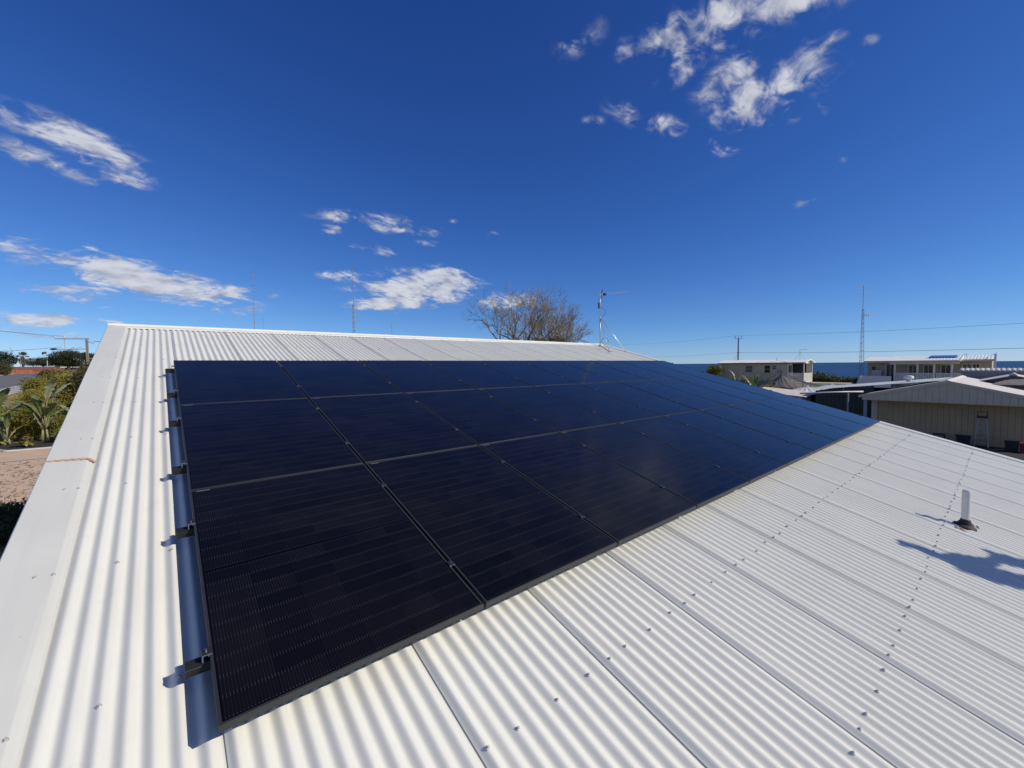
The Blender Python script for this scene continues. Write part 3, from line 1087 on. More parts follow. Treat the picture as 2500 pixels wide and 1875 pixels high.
ab = RF(11.752, 7.80, CREST)
ant = thing('tv_antenna', 'roof mast with white television antenna and two braces', 'antenna', ab)
MB().tube([(0, 0, -0.03), (0, 0, 1.02)], 0.019, 10).build('mast', M_GALV, ant, smooth=True)
MB().tube([(0, 0, 1.0), (0, 0, 1.86)], 0.014, 10).build('upper_mast', M_GALV, ant, smooth=True)
mb = MB(); mb.box((0, 0, 0.02), (0.10, 0.10, 0.045)); mb.build('base_plate', M_GALV, ant)
f1, f2 = RF(10.98, 6.802, CREST + 0.004) - ab, RF(12.03, 6.88, CREST + 0.004) - ab
for fp, rr, mm in ((f1, 0.0085, M_GALV), (f2, 0.0135, M_ALU)):
    br = MB().tube([(0, 0, 1.0), tuple(fp)], rr, 8).build('brace', mm, ant, smooth=True)
    MB().box(tuple(fp + Vector((0, 0, 0.006))), (0.07, 0.05, 0.012), Euler((PITCH, 0, 0)).to_matrix()).build('foot_plate', M_GALV, br)
MB().tube([(0, 0, 0.98), (0, 0, 1.03)], 0.03, 10).build('brace_collar', M_ALU, ant)
mb = MB(); mb.box((-0.035, 0.028, 1.42), (0.05, 0.045, 0.21)); mb.build('amplifier_box', M_BOXG, ant)
bd = Vector((0.79, -0.60, 0.10)).normalized()
sd = bd.cross(Vector((0, 0, 1))).normalized()
top = Vector((0, 0, 1.80))
b0, b1 = top - bd * 0.06, top + bd * 1.02
yg = MB().tube([b0, b1], 0.009, 6).build('boom', M_ALU, ant)
for k in range(11):
    q = b0.lerp(b1, 0.26 + 0.073 * k)
    MB().tube([q - sd * 0.075, q + sd * 0.075], 0.0055, 5).build('director', M_ALU, ant)
for zz, back in ((0.17, -0.02), (0.085, -0.05), (-0.085, -0.05), (-0.15, -0.02)):
    q = top + bd * (0.02 + back) + Vector((0, 0, zz))
    MB().tube([q - sd * 0.30, q + sd * 0.30], 0.0065, 5).build('reflector_rod', M_ALU, ant)
mb = MB()
mb.tube([top + bd * 0.10 + Vector((0, 0, 0.16)), top + bd * 0.02 + Vector((0, 0, 0.02)), top + bd * 0.10 + Vector((0, 0, -0.15))], 0.013, 6)
mb.build('reflector_bracket', M_DARKP, ant)
q = top + bd * 0.16
mb = MB(); mb.box(q + Vector((0, 0, -0.01)), (0.09, 0.09, 0.07)); mb.build('dipole_box', M_DARKP, ant)
mb = MB()
mb.tube([(0.02, -0.02, 1.35)] + [(0.03 + 0.10 * math.sin(t), -0.05 - 0.08 * math.sin(t), 1.35 - 0.33 * t / 3.14) for t in span(0.2, 3.0, 10)] + [(0.02, -0.02, 0.95)], 0.006, 5)
mb.build('cable', M_CABLE, ant)
mb = MB()
mb.tube([(0.13 + 0.09 * math.cos(t), -0.11 - 0.075 * math.cos(t), 0.17 + 0.115 * math.sin(t)) for t in span(0.0, 6.6, 24)], 0.007, 5)
mb.build('cable_coil', M_CABLE, ant)
# loose cable lying on the sheets by the foot of the mast
cab = MB()
pts = [RF(11.73, 7.78, CREST + 0.012), RF(11.60, 7.60, CREST + 0.012), RF(11.45, 7.35, CREST + 0.012), RF(11.20, 7.05, CREST + 0.012), RF(11.08, 6.88, CREST + 0.012), RF(11.14, 6.82, CREST + 0.012)]
cab.tube(pts, 0.008, 5)
cab.build('antenna_cable', M_CABLE, None, label='thin dark cable lying on white roof below the antenna mast', cat='cable')

# ================================================================== right: neighbouring buildings
def corrugate(name, mat_, parent, a, b_, c, d, waves, depth, smooth=True):
    """ribbed sheet over the quad a-b (ribs spaced along) to d-c (ribs run a->d)"""
    a, b_, c, d = map(Vector, (a, b_, c, d))
    nrm = (b_ - a).cross(d - a).normalized()
    mb = MB()
    n = waves * 6
    rows = [[], []]
    for i in range(n + 1):
        t = i / n
        off = nrm * depth * (0.5 + 0.5 * math.cos(2 * math.pi * t * waves))
        rows[0].append(a.lerp(b_, t) + off)
        rows[1].append(d.lerp(c, t) + off)
    mb.loft(rows)
    return mb.build(name, mat_, parent, smooth=smooth)


M_SHEDROOF = mat('pale_shed_roof', (0.78, 0.72, 0.63), 0.6, c2=(0.68, 0.62, 0.55), scale=0.7, detail=8)
M_SHEDWALL = mat('beige_steel_wall', (0.48, 0.345, 0.185), 0.55, var=0.07, scale=1.5)
M_SHEDTRIM = mat('beige_trim', (0.66, 0.535, 0.36), 0.5, var=0.05, scale=2)
M_GREY_PIPE = mat('grey_downpipe', (0.26, 0.28, 0.33), 0.5)

# --- shed with gable end towards us; its gable overhangs the wall
SX = 34.0
sy0, sy1 = 4.22, -3.25             # eaves
sym = 0.50                         # ridge
ze, zr = 2.66, 3.62
shed = thing('shed', 'beige steel shed with low gable and pale roof', 'shed', (SX, sym, 0))
def S(p):
    return (p[0] - SX, p[1] - sym, p[2])
xb = 46.0
for ya, za, yb, zb in ((sy0 + 0.15, ze - 0.02, sym, zr), (sym, zr, sy1 - 0.15, ze - 0.02)):
    corrugate('roof_slope', M_SHEDROOF, shed, S((SX - 0.12, ya, za)), S((xb, ya, za)), S((xb, yb, zb)), S((SX - 0.12, yb, zb)), 60, 0.03)
mb = MB()
mb.prism([S((SX - 0.14, sym + 0.22, zr - 0.02)), S((SX - 0.14, sym, zr + 0.075)), S((SX - 0.14, sym - 0.22, zr - 0.02)), S((SX - 0.14, sym, zr + 0.05))], (xb - SX + 0.2, 0, 0))
mb.build('ridge_cap', M_SHEDROOF, shed, fix=True)
# barge boards along the gable
for ya, za, yb, zb in ((sy0 + 0.17, ze - 0.02, sym, zr + 0.02), (sym, zr + 0.02, sy1 - 0.17, ze - 0.02)):
    mb = MB()
    mb.prism([S((SX - 0.17, ya, za + 0.02)), S((SX - 0.17, yb, zb + 0.02)), S((SX - 0.17, yb, zb - 0.17)), S((SX - 0.17, ya, za - 0.14))], (0.05, 0, 0))
    mb.build('barge_board', M_SHEDTRIM, shed, fix=True)
# gable cladding: upright boards, each its own
zb_ = 2.40
npan = 26
for k in range(npan):
    ya = sy0 - (sy0 - sy1) * k / npan
    yb = sy0 - (sy0 - sy1) * (k + 1) / npan + 0.009
    def ztop(y):
        t = (sy0 - y) / (sy0 - sym) if y > sym else (y - sy1) / (sym - sy1)
        return ze + (zr - ze) * t - 0.10
    poly = [S((SX - 0.11, ya, zb_)), S((SX - 0.11, yb, zb_)), S((SX - 0.11, yb, ztop(yb)))]
    if yb < sym < ya:
        poly.append(S((SX - 0.11, sym, zr - 0.10)))
    poly.append(S((SX - 0.11, ya, ztop(ya))))
    mb = MB()
    mb.prism(poly, (0.03, 0, 0))
    mb.build('gable_board', M_SHEDTRIM, shed, fix=True)
mb = MB(); mb.lohi(S((SX - 0.08, sy1, 2.36)), S((SX + 1.2, sy0, 2.398))); mb.build('soffit', M_SHEDTRIM, shed)
WX = 35.0
npan = 28
for k in range(npan):
    ya = sy0 - 0.62 - (sy0 - 0.62 - sy1) * k / npan
    yb = sy0 - 0.62 - (sy0 - 0.62 - sy1) * (k + 1) / npan + 0.010
    mb = MB()
    mb.lohi(S((WX, yb, 0.0)), S((WX + 0.04, ya, 2.36)))
    mb.build('wall_panel', M_SHEDWALL, shed)
mb = MB(); mb.lohi(S((WX + 0.045, sy1 + 0.05, 0)), S((WX + 0.10, sy0 - 0.4, 2.36))); mb.build('wall_lining', mat('brown_lining', (0.12, 0.09, 0.055), 0.8), shed)
mb = MB(); mb.lohi(S((WX - 0.03, sy0 - 0.60, 0)), S((WX + 0.1, sy0 - 0.30, 2.36))); mb.build('corner_post', M_SHEDTRIM, shed)
mb = MB(); mb.lohi(S((SX + 0.02, sy0 - 0.22, 0)), S((SX + 0.16, sy0 - 0.06, 2.36))); mb.build('porch_post', M_GREY_PIPE, shed)
for yy in (sy0 - 0.35, sy1 + 0.02):
    mb = MB(); mb.lohi(S((WX + 0.12, yy - 0.03, 0)), S((xb - 0.1, yy + 0.03, 2.55))); mb.build('side_wall', M_SHEDWALL, shed)
mb = MB(); mb.lohi(S((xb - 0.12, sy1 + 0.1, 0)), S((xb - 0.06, sy0 - 0.4, 2.6))); mb.build('rear_wall', M_SHEDWALL, shed)

# step ladder leaning by the shed wall
M_LADDER = mat('aluminium_ladder', (0.40, 0.40, 0.40), 0.45, metal=0.5)
lad = thing('step_ladder', 'aluminium step ladder with dark cap standing by the shed wall', 'ladder', (34.35, -0.86, 0))
for s in (-1, 1):
    MB().tube([(-0.28, s * 0.26, 0), (0.05, s * 0.16, 1.62)], 0.022, 6).build('rail', M_LADDER, lad)
    MB().tube([(0.45, s * 0.26, 0), (0.09, s * 0.17, 1.62)], 0.018, 6).build('rear_leg', M_LADDER, lad)
for k in range(1, 6):
    t = k / 6.0
    MB().box((-0.28 + 0.33 * t, 0, 1.62 * t), (0.10, 2 * (0.26 - 0.10 * t), 0.03)).build('step', M_LADDER, lad)
mb = MB(); mb.box((0.06, 0, 1.66), (0.20, 0.42, 0.10)); mb.build('cap', mat('dark_red_plastic', (0.05, 0.02, 0.02), 0.5), lad)
# guard hoop above the cap
mb = MB(); mb.tube([(0.05, -0.17, 1.60), (0.06, -0.18, 1.95), (0.06, 0.18, 1.95), (0.05, 0.17, 1.60)], 0.02, 6); mb.build('hoop', mat('dark_ladder_hoop', (0.05, 0.03, 0.035), 0.5), lad)

# things standing in the shade by the shed
M_BIN = mat('dark_blue_plastic', (0.014, 0.015, 0.022), 0.5)
M_RED = mat('dark_red_paint', (0.16, 0.02, 0.02), 0.5)
def bin_(name, label, loc, w, d, h, m_, group=None):
    t = thing(name, label, 'bin', loc)
    mb = MB()
    a, c = 0.42, 0.5
    lo = [(-d * a, -w * a, 0.06), (d * a, -w * a, 0.06), (d * a, w * a, 0.06), (-d * a, w * a, 0.06)]
    hi = [(-d * c, -w * c, h * 0.9), (d * c, -w * c, h * 0.9), (d * c, w * c, h * 0.9), (-d * c, w * c, h * 0.9)]
    mb.loft([lo, hi], closed=True)
    mb.add(lo, [(3, 2, 1, 0)])
    mb.build('body', m_, t)
    mb = MB()
    mb.prism([(-d * 0.54, -w * 0.53, h * 0.9), (d * 0.5, -w * 0.53, h * 0.9), (d * 0.54, -w * 0.53, h * 0.94), (d * 0.1, -w * 0.53, h), (-d * 0.5, -w * 0.53, h * 0.95)], (0, w * 1.06, 0))
    mb.build('lid', m_, t, fix=True)
    for s in (-1, 1):
        mb = MB()
        mb.tube([(d * 0.35, s * w * 0.36, 0.09), (d * 0.35, s * w * 0.46, 0.09)], 0.09, 12)
        mb.build('wheel', M_DARKP, t)
    return t
bin_('wheelie_bin', 'dark plastic bin by the shed wall left of the ladder', (34.1, -0.20, 0), 0.55, 0.55, 0.62, M_BIN)
bin_('wheelie_bin', 'black bin by the shed wall right of the ladder', (33.6, -1.93, 0), 0.50, 0.6, 0.66, M_BIN)
t = thing('toolbox', 'dark red metal box at the right end of the shed wall', 'box', (33.7, -2.46, 0))
mb = MB(); mb.lohi((-0.25, -0.26, 0), (0.25, 0.26, 0.42)); mb.build('body', M_RED, t)
mb = MB(); mb.lohi((-0.26, -0.27, 0.422), (0.26, 0.27, 0.52)); mb.build('lid', M_RED, t)
mb = MB(); mb.tube([(0, -0.1, 0.51), (0, -0.1, 0.58), (0, 0.1, 0.58), (0, 0.1, 0.51)], 0.012, 6); mb.build('handle', M_DARKP, t)
t = thing('bench', 'low dark bench by the shed wall', 'bench', (34.5, 0.78, 0))
mb = MB(); mb.lohi((-0.2, -0.26, 0.47), (0.2, 0.26, 0.53)); mb.build('seat', M_DARKP, t)
for sx in (-1, 1):
    for sy in (-1, 1):
        mb = MB(); mb.lohi((sx * 0.15 - 0.025, sy * 0.22 - 0.025, 0), (sx * 0.15 + 0.025, sy * 0.22 + 0.025, 0.468)); mb.build('leg', M_DARKP, t)

# --- green lean-to shed and water tanks behind, left of the shed
M_GREEN = mat('dark_green_steel', (0.012, 0.028, 0.022), 0.5, var=0.15, scale=2)
M_GREENR = mat('pale_green_roof', (0.62, 0.66, 0.60), 0.55, var=0.1, scale=1)
gs = thing('green_shed', 'dark green steel shed with sloping pale roof behind the beige shed', 'shed', (38.0, 6.0, 0))
def G(p):
    return (p[0] - 38.0, p[1] - 6.0, p[2])
npan = 14
for k in range(npan):
    ya = 7.7 - (7.7 - 4.3) * k / npan
    yb = 7.7 - (7.7 - 4.3) * (k + 1) / npan + 0.02
    mb = MB()
    zt = lambda y: 2.62 + (7.7 - y) * 0.14
    mb.prism([G((38, ya, 0)), G((38, yb, 0)), G((38, yb, zt(yb))), G((38, ya, zt(ya)))], (0.04, 0, 0))
    mb.build('wall_panel', M_GREEN, gs, fix=True)
corrugate('roof_slope', M_GREENR, gs, G((37.85, 7.9, 2.72)), G((46, 7.9, 2.72)), G((46, 1.0, 3.55)), G((37.85, 1.0, 3.55)), 50, 0.025)
mb = MB(); mb.lohi(G((38.05, 7.64, 0)), G((46, 7.70, 2.6))); mb.build('side_wall', M_GREEN, gs)
mb = MB(); mb.lohi(G((45.94, 4.3, 0)), G((46, 7.62, 2.6))); mb.build('rear_wall', M_GREEN, gs)
# roof ventilator
wv = thing('roof_ventilator', 'round white turbine ventilator on the pale green roof', 'ventilator', (40.5, 2.82, 3.36))
mb = MB(); mb.tube([(0, 0, -0.05), (0, 0, 0.14)], 0.14, 14); mb.build('throat', M_SHEDTRIM, wv)
mb = MB()
n = 18
mb.loft([[(r * math.cos(2 * math.pi * k / n), r * math.sin(2 * math.pi * k / n), z) for k in range(n)] for r, z in ((0.15, 0.142), (0.25, 0.17), (0.275, 0.27), (0.24, 0.36), (0.14, 0.41), (0.0, 0.42))], closed=True)
mb.build('turbine_head', mat('white_vent_metal', (0.62, 0.62, 0.60), 0.4, metal=0.2), wv)
mb = MB(); mb.box((0, 0, -0.03), (0.9, 0.8, 0.03), Euler((rad(-7), 0, 0)).to_matrix()); mb.build('flashing', M_ALU, wv)

def tank(label, loc, r, h, wallm):
    t = thing('water_tank', label, 'water tank', loc)
    mb = MB()
    n = 40
    rows = []
    for i in range(25):
        z = h * i / 24
        rr = r + (0.02 if i % 2 else 0)
        rows.append([(rr * math.cos(2 * math.pi * k / n), rr * math.sin(2 * math.pi * k / n), z) for k in range(n)])
    mb.loft(rows, closed=True)
    mb.build('wall', wallm, t, smooth=True)
    M_T = M_TANKROOF
    for k in range(16):
        a0, a1 = 2 * math.pi * k / 16, 2 * math.pi * (k + 1) / 16
        am = (a0 + a1) / 2
        R_ = r + 0.08
        mb = MB()
        mb.add([(0.06 * math.cos(am), 0.06 * math.sin(am), h + 0.62), (R_ * math.cos(a0), R_ * math.sin(a0), h), (R_ * math.cos(am), R_ * math.sin(am), h + 0.10), (R_ * math.cos(a1), R_ * math.sin(a1), h)], [(0, 1, 2), (0, 2, 3)])
        mb.build('roof_segment', M_T, t)
    mb = MB(); mb.tube([(0, 0, h + 0.56), (0, 0, h + 0.70)], 0.12, 10); mb.build('roof_cap', M_T, t)
    return t
M_TANKROOF = mat('white_tank_roof', (0.64, 0.65, 0.64), 0.45, var=0.06, scale=2)
tank('round water tank with white segmented cone roof in the yard, nearer one', (41.5, 9.2, 0), 1.75, 2.12, M_GREEN)
tank('round water tank with white segmented cone roof, farther one by the lawn', (49.5, 9.3, 0), 1.9, 2.0, M_GREEN)

# long pale pipe carried on a post between the roofs
gp = thing('overhead_pipe', 'long white pipe running level on a post to the beige shed', 'pipe', (34.0, 5.2, 0))
MB().tube([(-2.4, 1.75, 2.74), (-0.4, 0.3, 2.80), (0.6, -0.9, 2.84)], 0.05, 8).build('pipe', M_PVC, gp, smooth=True)
MB().tube([(0.0, -0.25, 0), (0.0, -0.25, 2.76)], 0.05, 8).build('post', M_GREY_PIPE, gp)

# --- pale awning roofs and sand-coloured clutter this side of the tanks
M_CANVAS = mat('pale_sheet', (0.62, 0.55, 0.48), 0.7, var=0.08, scale=2)
lw = thing('low_roof', 'low pale pink roof just past the corner of the array', 'roof', (38.5, 10.0, 0))
for k in range(6):
    mb = MB()
    ya = 11.8 - k * 0.62
    mb.prism([(-1.4, ya - 10.0, 2.42 - 0.05 * k), (-1.4, ya - 10.6, 2.42 - 0.05 * (k + 1)), (1.2, ya - 10.6, 2.66 - 0.05 * (k + 1)), (1.2, ya - 10.0, 2.66 - 0.05 * k)], (0, 0, 0.03))
    mb.build('roof_sheet', M_CANVAS, lw, fix=True)
mb = MB(); mb.lohi((-1.35, -1.6, 0), (1.1, 1.6, 2.08)); mb.build('wall', M_CANVAS, lw)

# --- thatched umbrella
M_THATCH = mat('grey_thatch', (0.13, 0.12, 0.105), 0.95, var=0.45, scale=9, stretch=(3, 3, 0.5), bump=0.03, bscale=12)
tu = thing('thatched_umbrella', 'grey thatched umbrella beside the balcony house', 'umbrella', (68.0, 19.2, 0))
mb = MB(); mb.tube([(0, 0, 0), (0, 0, 2.6)], 0.09, 8); mb.build('post', M_WOODP, tu)
rng = random.Random(31)
mb = MB()
n = 40
rows = []
for r, z in ((0.03, 3.35), (0.12, 3.12), (0.32, 2.82), (0.9, 2.35), (1.6, 1.86), (2.35, 1.42), (2.5, 1.30)):
    rows.append([((r + rng.uniform(-.10, .10) * min(r, 1)) * math.cos(2 * math.pi * k / n), (r + rng.uniform(-.1, .1) * min(r, 1)) * math.sin(2 * math.pi * k / n), z + rng.uniform(-.07, .05) * min(r, 1)) for k in range(n)])
mb.loft(rows, closed=True)
mb.build('thatch', M_THATCH, tu, smooth=False)
# a shade sail slung behind it
mb = MB()
mb.loft([[(70.0, 19.0 - 3.6 * t, 2.95 - 1.55 * math.sqrt(t)) for t in span(0, 1, 8)], [(73.0, 18.6 - 3.6 * t, 2.55 - 1.2 * math.sqrt(t)) for t in span(0, 1, 8)]])
mb.build('shade_sail', mat('dark_shade_cloth', (0.035, 0.034, 0.034), 0.9), None, label='dark shade cloth sloping down right of the thatched umbrella', cat='shade cloth')

# --- house one: long raised cream house with corner balcony
M_CREAM = mat('cream_cladding', (0.54, 0.475, 0.315), 0.7, var=0.05, scale=1)
M_WHITE = mat('white_paint', (0.80, 0.76, 0.66), 0.5, var=0.04, scale=2)
M_WROOF = mat('white_house_roof', (0.80, 0.79, 0.75), 0.5, var=0.06, scale=0.8)
M_GLASS = mat('dark_window_glass', (0.012, 0.016, 0.02), 0.08)
M_GLASS2 = mat('curtained_glass', (0.10, 0.12, 0.14), 0.15)
M_GUTTER = mat('dark_green_gutter', (0.03, 0.045, 0.04), 0.5)
HX, HY = 82.0, 20.3
h1 = thing('balcony_house', 'raised cream house on stilts with white corner balcony before the sea', 'house', (HX, HY, 0))
def H(p):
    return (p[0] - HX, p[1] - HY, p[2])
yl, yp, xr = 33.66, 22.6, 86.6         # left end, start of balcony, depth
for k in range(19):
    ya = yl - (yl - yp) * k / 19
    yb = yl - (yl - yp) * (k + 1) / 19 + 0.02
    mb = MB(); mb.lohi(H((HX, yb, 1.62)), H((HX + 0.06, ya, 4.74))); mb.build('wall_board', M_CREAM, h1)
mb = MB(); mb.lohi(H((HX + 0.07, yp, 1.62)), H((xr, yl, 4.70))); mb.build('wall', M_CREAM, h1)
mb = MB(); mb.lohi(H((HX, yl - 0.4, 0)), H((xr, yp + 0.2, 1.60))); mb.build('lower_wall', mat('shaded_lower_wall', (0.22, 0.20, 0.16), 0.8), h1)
# recess wall of the balcony
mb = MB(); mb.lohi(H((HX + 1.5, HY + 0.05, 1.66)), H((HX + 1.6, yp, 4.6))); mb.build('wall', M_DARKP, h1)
mb = MB(); mb.lohi(H((HX - 0.05, HY - 0.05, 1.45)), H((xr, yp + 0.02, 1.64))); mb.build('balcony_floor', M_WHITE, h1)
mb = MB(); mb.lohi(H((HX + 0.02, yp - 0.62, 1.66)), H((HX + 0.10, yp - 0.06, 4.60))); dr = mb.build('door', M_WHITE, h1)
for s in (0, 1):
    mb = MB(); mb.lohi(H((HX - 0.005, yp - 0.54 + 0.25 * s, 3.1)), H((HX + 0.018, yp - 0.36 + 0.25 * s, 4.3))); mb.build('pane', M_GLASS, dr)
# balustrades with slats
def balustrade(parent, p, q, z0, z1, n, rail_m):
    p, q = Vector(p), Vector(q)
    bl = MB().tube([p + Vector((0, 0, z1)), q + Vector((0, 0, z1))], 0.045, 6).build('balustrade', rail_m, parent)
    MB().tube([p + Vector((0, 0, z0)), q + Vector((0, 0, z0))], 0.035, 6).build('bottom_rail', rail_m, bl)
    for k in range(n):
        a = p.lerp(q, (k + 0.5) / n)
        w = (q - p).length / n * 0.62
        d = (q - p).normalized()
        rot = Matrix(((d.x, -d.y, 0), (d.y, d.x, 0), (0, 0, 1)))
        MB().box(a + Vector((0, 0, (z0 + z1) / 2)), (w, 0.025, z1 - z0 - 0.06), rot).build('slat', rail_m, bl)
    return bl
balustrade(h1, H((HX, yp, 0)), H((HX, HY, 0)), 1.75, 2.95, 14, M_WHITE)
balustrade(h1, H((HX, HY, 0)), H((xr, HY, 0)), 1.75, 2.95, 14, M_WHITE)
balustrade(h1, H((HX - 0.06, 28.2, 0)), H((HX - 0.06, yp + 0.6, 0)), 1.75, 2.95, 16, M_CREAM)
for x, y in ((HX, HY), (xr - 0.05, HY), (HX, yp)):
    mb = MB(); mb.lohi(H((x - 0.06, y - 0.06, 1.65)), H((x + 0.06, y + 0.06, 4.65))); mb.build('balcony_post', M_WHITE, h1)
for x in (HX + 0.1, HX + 2.2, xr - 0.2):
    mb = MB(); mb.tube([H((x, HY + 0.1, 0)), H((x, HY + 0.1, 1.44))], 0.07, 8); mb.build('stilt', M_WOODP, h1)
for y in (22.0, 24.5):
    mb = MB(); mb.tube([H((HX + 0.2, y, 0)), H((HX + 0.2, y, 1.44))], 0.07, 8); mb.build('stilt', M_WOODP, h1)
mb = MB(); mb.lohi(H((xr - 0.12, HY + 0.01, 3.1)), H((xr - 0.04, HY + 0.9, 4.5))); mb.build('white_screen', M_WHITE, h1)
# windows and doors in the long wall
for ya, yb, za, zb, m_ in ((29.37, 28.23, 3.08, 4.26, M_GLASS2), (26.2, 25.35, 3.02, 4.27, M_GLASS), (24.97, 24.38, 3.63, 4.24, M_GLASS2)):
    fr = MB(); fr.lohi(H((HX - 0.05, yb - 0.09, za - 0.09)), H((HX - 0.005, ya + 0.09, zb + 0.09))); w = fr.build('window', M_CREAM, h1)
    mb = MB(); mb.lohi(H((HX - 0.06, yb, za)), H((HX - 0.052, ya, zb))); mb.build('pane', m_, w)
    mb = MB(); mb.lohi(H((HX - 0.075, yb, (za + zb) / 2 - 0.03)), H((HX - 0.062, ya, (za + zb) / 2 + 0.03))); mb.build('glazing_bar', M_CREAM, w)
mb = MB(); mb.lohi(H((HX - 0.35, 23.55, 2.98)), H((HX - 0.02, 24.1, 3.42))); mb.build('air_conditioner', M_GREY_PIPE, h1)
mb = MB(); mb.tube([H((HX - 0.05, 27.1, 1.7)), H((HX - 0.05, 27.1, 4.7))], 0.04, 6); mb.build('downpipe', M_WHITE, h1)
mb = MB(); mb.tube([H((HX - 0.05, 24.25, 1.7)), H((HX - 0.05, 24.25, 4.7))], 0.04, 6); mb.build('downpipe', M_WHITE, h1)
# roof: low gable along Y
xm = (HX + xr) / 2
for xa, xb_ in ((HX - 0.45, xm), (xr + 0.35, xm)):
    zs, zm = 4.80, 5.32
    corrugate('roof_slope', M_WROOF, h1, H((xa, yl + 0.5, zs)), H((xa, HY - 0.35, zs)), H((xb_, HY - 0.35, zm)), H((xb_, yl + 0.5, zm)), 60, 0.03)
    mb = MB(); mb.prism([H((xa, HY - 0.38, zs + 0.05)), H((xb_, HY - 0.38, zm + 0.07)), H((xb_, HY - 0.38, zm - 0.13)), H((xa, HY - 0.38, zs - 0.15))], (0, 0.05, 0)); mb.build('barge_board', M_WHITE, h1, fix=True)
mb = MB(); mb.lohi(H((HX - 0.56, HY - 0.3, 4.66)), H((HX - 0.46, yl + 0.5, 4.80))); mb.build('gutter', M_GUTTER, h1)
mb = MB(); mb.prism([H((HX + 0.02, HY + 0.02, 4.62)), H((xr - 0.02, HY + 0.02, 4.62)), H((xr - 0.02, HY + 0.02, 4.82)), H((xm, HY + 0.02, 5.22)), H((HX + 0.02, HY + 0.02, 4.82))], (0, 0.08, 0)); mb.build('gable', M_WHITE, h1, fix=True)
mb = MB(); mb.tube([H((HX + 1.0, 24.6, 4.9)), H((HX + 1.0, 24.6, 5.75))], 0.07, 8); mb.build('flue', M_ALU, h1)
# its television antenna
ta = thing('roof_antenna', 'thin television antenna on the balcony house roof', 'antenna', (HX + 2.0, 21.45, 5.2))
MB().tube([(0, 0, 0), (0, 0, 1.75)], 0.03, 6).build('mast', M_GALV, ta)
MB().tube([(0, 0.1, 1.72), (-0.3, -1.25, 1.78)], 0.025, 5).build('boom', M_GALV, ta)
for s in (1, -1):
    MB().tube([(0, 0, 1.3), (0, s * 0.75, 0.0)], 0.014, 5).build('brace', M_GALV, ta)

# --- house two: wide house with verandah posts
KX, KY = 66.0, 4.6
h2 = thing('verandah_house', 'wide cream house with posted verandah and white roof beside the sea', 'house', (KX, KY, 0))
def K(p):
    return (p[0] - KX, p[1] - KY, p[2])
M_BEIGE = mat('beige_board', (0.46, 0.40, 0.29), 0.75, var=0.05, scale=1)
mb = MB(); mb.lohi(K((KX + 1.8, -0.55, 0)), K((KX + 8.5, 9.7, 4.80))); mb.build('wall', M_BEIGE, h2)
mb = MB(); mb.lohi(K((KX - 0.1, 0.9, 1.9)), K((KX + 1.79, 9.4, 2.10))); mb.build('verandah_floor', M_WOODP, h2)
mb = MB(); mb.lohi(K((KX + 0.0, 7.1, 0.0)), K((KX + 1.78, 9.7, 1.88))); mb.build('lower_wall', M_BEIGE, h2)
for y in (6.91, 4.99, 3.64, 2.28):
    mb = MB(); mb.lohi(K((KX - 0.08, y - 0.08, 0)), K((KX + 0.08, y + 0.08, 4.46))); mb.build('verandah_post', M_WHITE, h2)
mb = MB(); mb.lohi(K((KX - 0.1, 1.75, 4.462)), K((KX + 0.1, 7.35, 4.66))); mb.build('beam', M_WHITE, h2)
for ya, yb in ((6.8, 5.1), (4.9, 3.75), (3.5, 2.4), (2.15, 1.3)):
    balustrade(h2, K((KX, ya, 0)), K((KX, yb, 0)), 2.15, 3.42, int((ya - yb) / 0.12), M_WHITE)
mb = MB(); mb.tube([K((KX - 0.2, 4.85, 3.35)), K((KX - 0.2, 3.6, 2.3))], 0.06, 6); mb.build('stair_rail', M_WHITE, h2)
for ya, yb, za, zb, m_ in ((7.9, 7.2, 2.2, 4.42, M_GLASS), (5.9, 5.2, 2.2, 4.3, M_GLASS), (4.6, 3.9, 2.2, 4.3, M_GLASS), (3.2, 2.5, 2.6, 4.3, M_GLASS), (1.55, 0.95, 3.2, 4.42, M_GLASS2), (0.8, 0.35, 3.6, 4.4, M_GLASS)):
    mb = MB(); mb.lohi(K((KX + 1.72, yb - 0.09, za - 0.09)), K((KX + 1.78, ya + 0.09, zb + 0.09))); w = mb.build('window', M_WHITE, h2)
    mb = MB(); mb.lohi(K((KX + 1.70, yb, za)), K((KX + 1.715, ya, zb))); mb.build('pane', m_, w)
    mb = MB(); mb.lohi(K((KX + 1.68, (ya + yb) / 2 - 0.02, za)), K((KX + 1.695, (ya + yb) / 2 + 0.02, zb))); mb.build('glazing_bar', M_WHITE, w)
mb = MB(); mb.lohi(K((KX + 1.3, 8.3, 2.11)), K((KX + 1.7, 9.2, 3.75))); mb.build('cupboard', mat('pale_cupboard', (0.5, 0.47, 0.42), 0.6), h2)
mb = MB(); mb.tube([K((KX + 1.6, 9.1, 3.78)), K((KX + 1.6, 9.1, 4.15))], 0.12, 8); mb.build('meter', M_DARKP, h2)
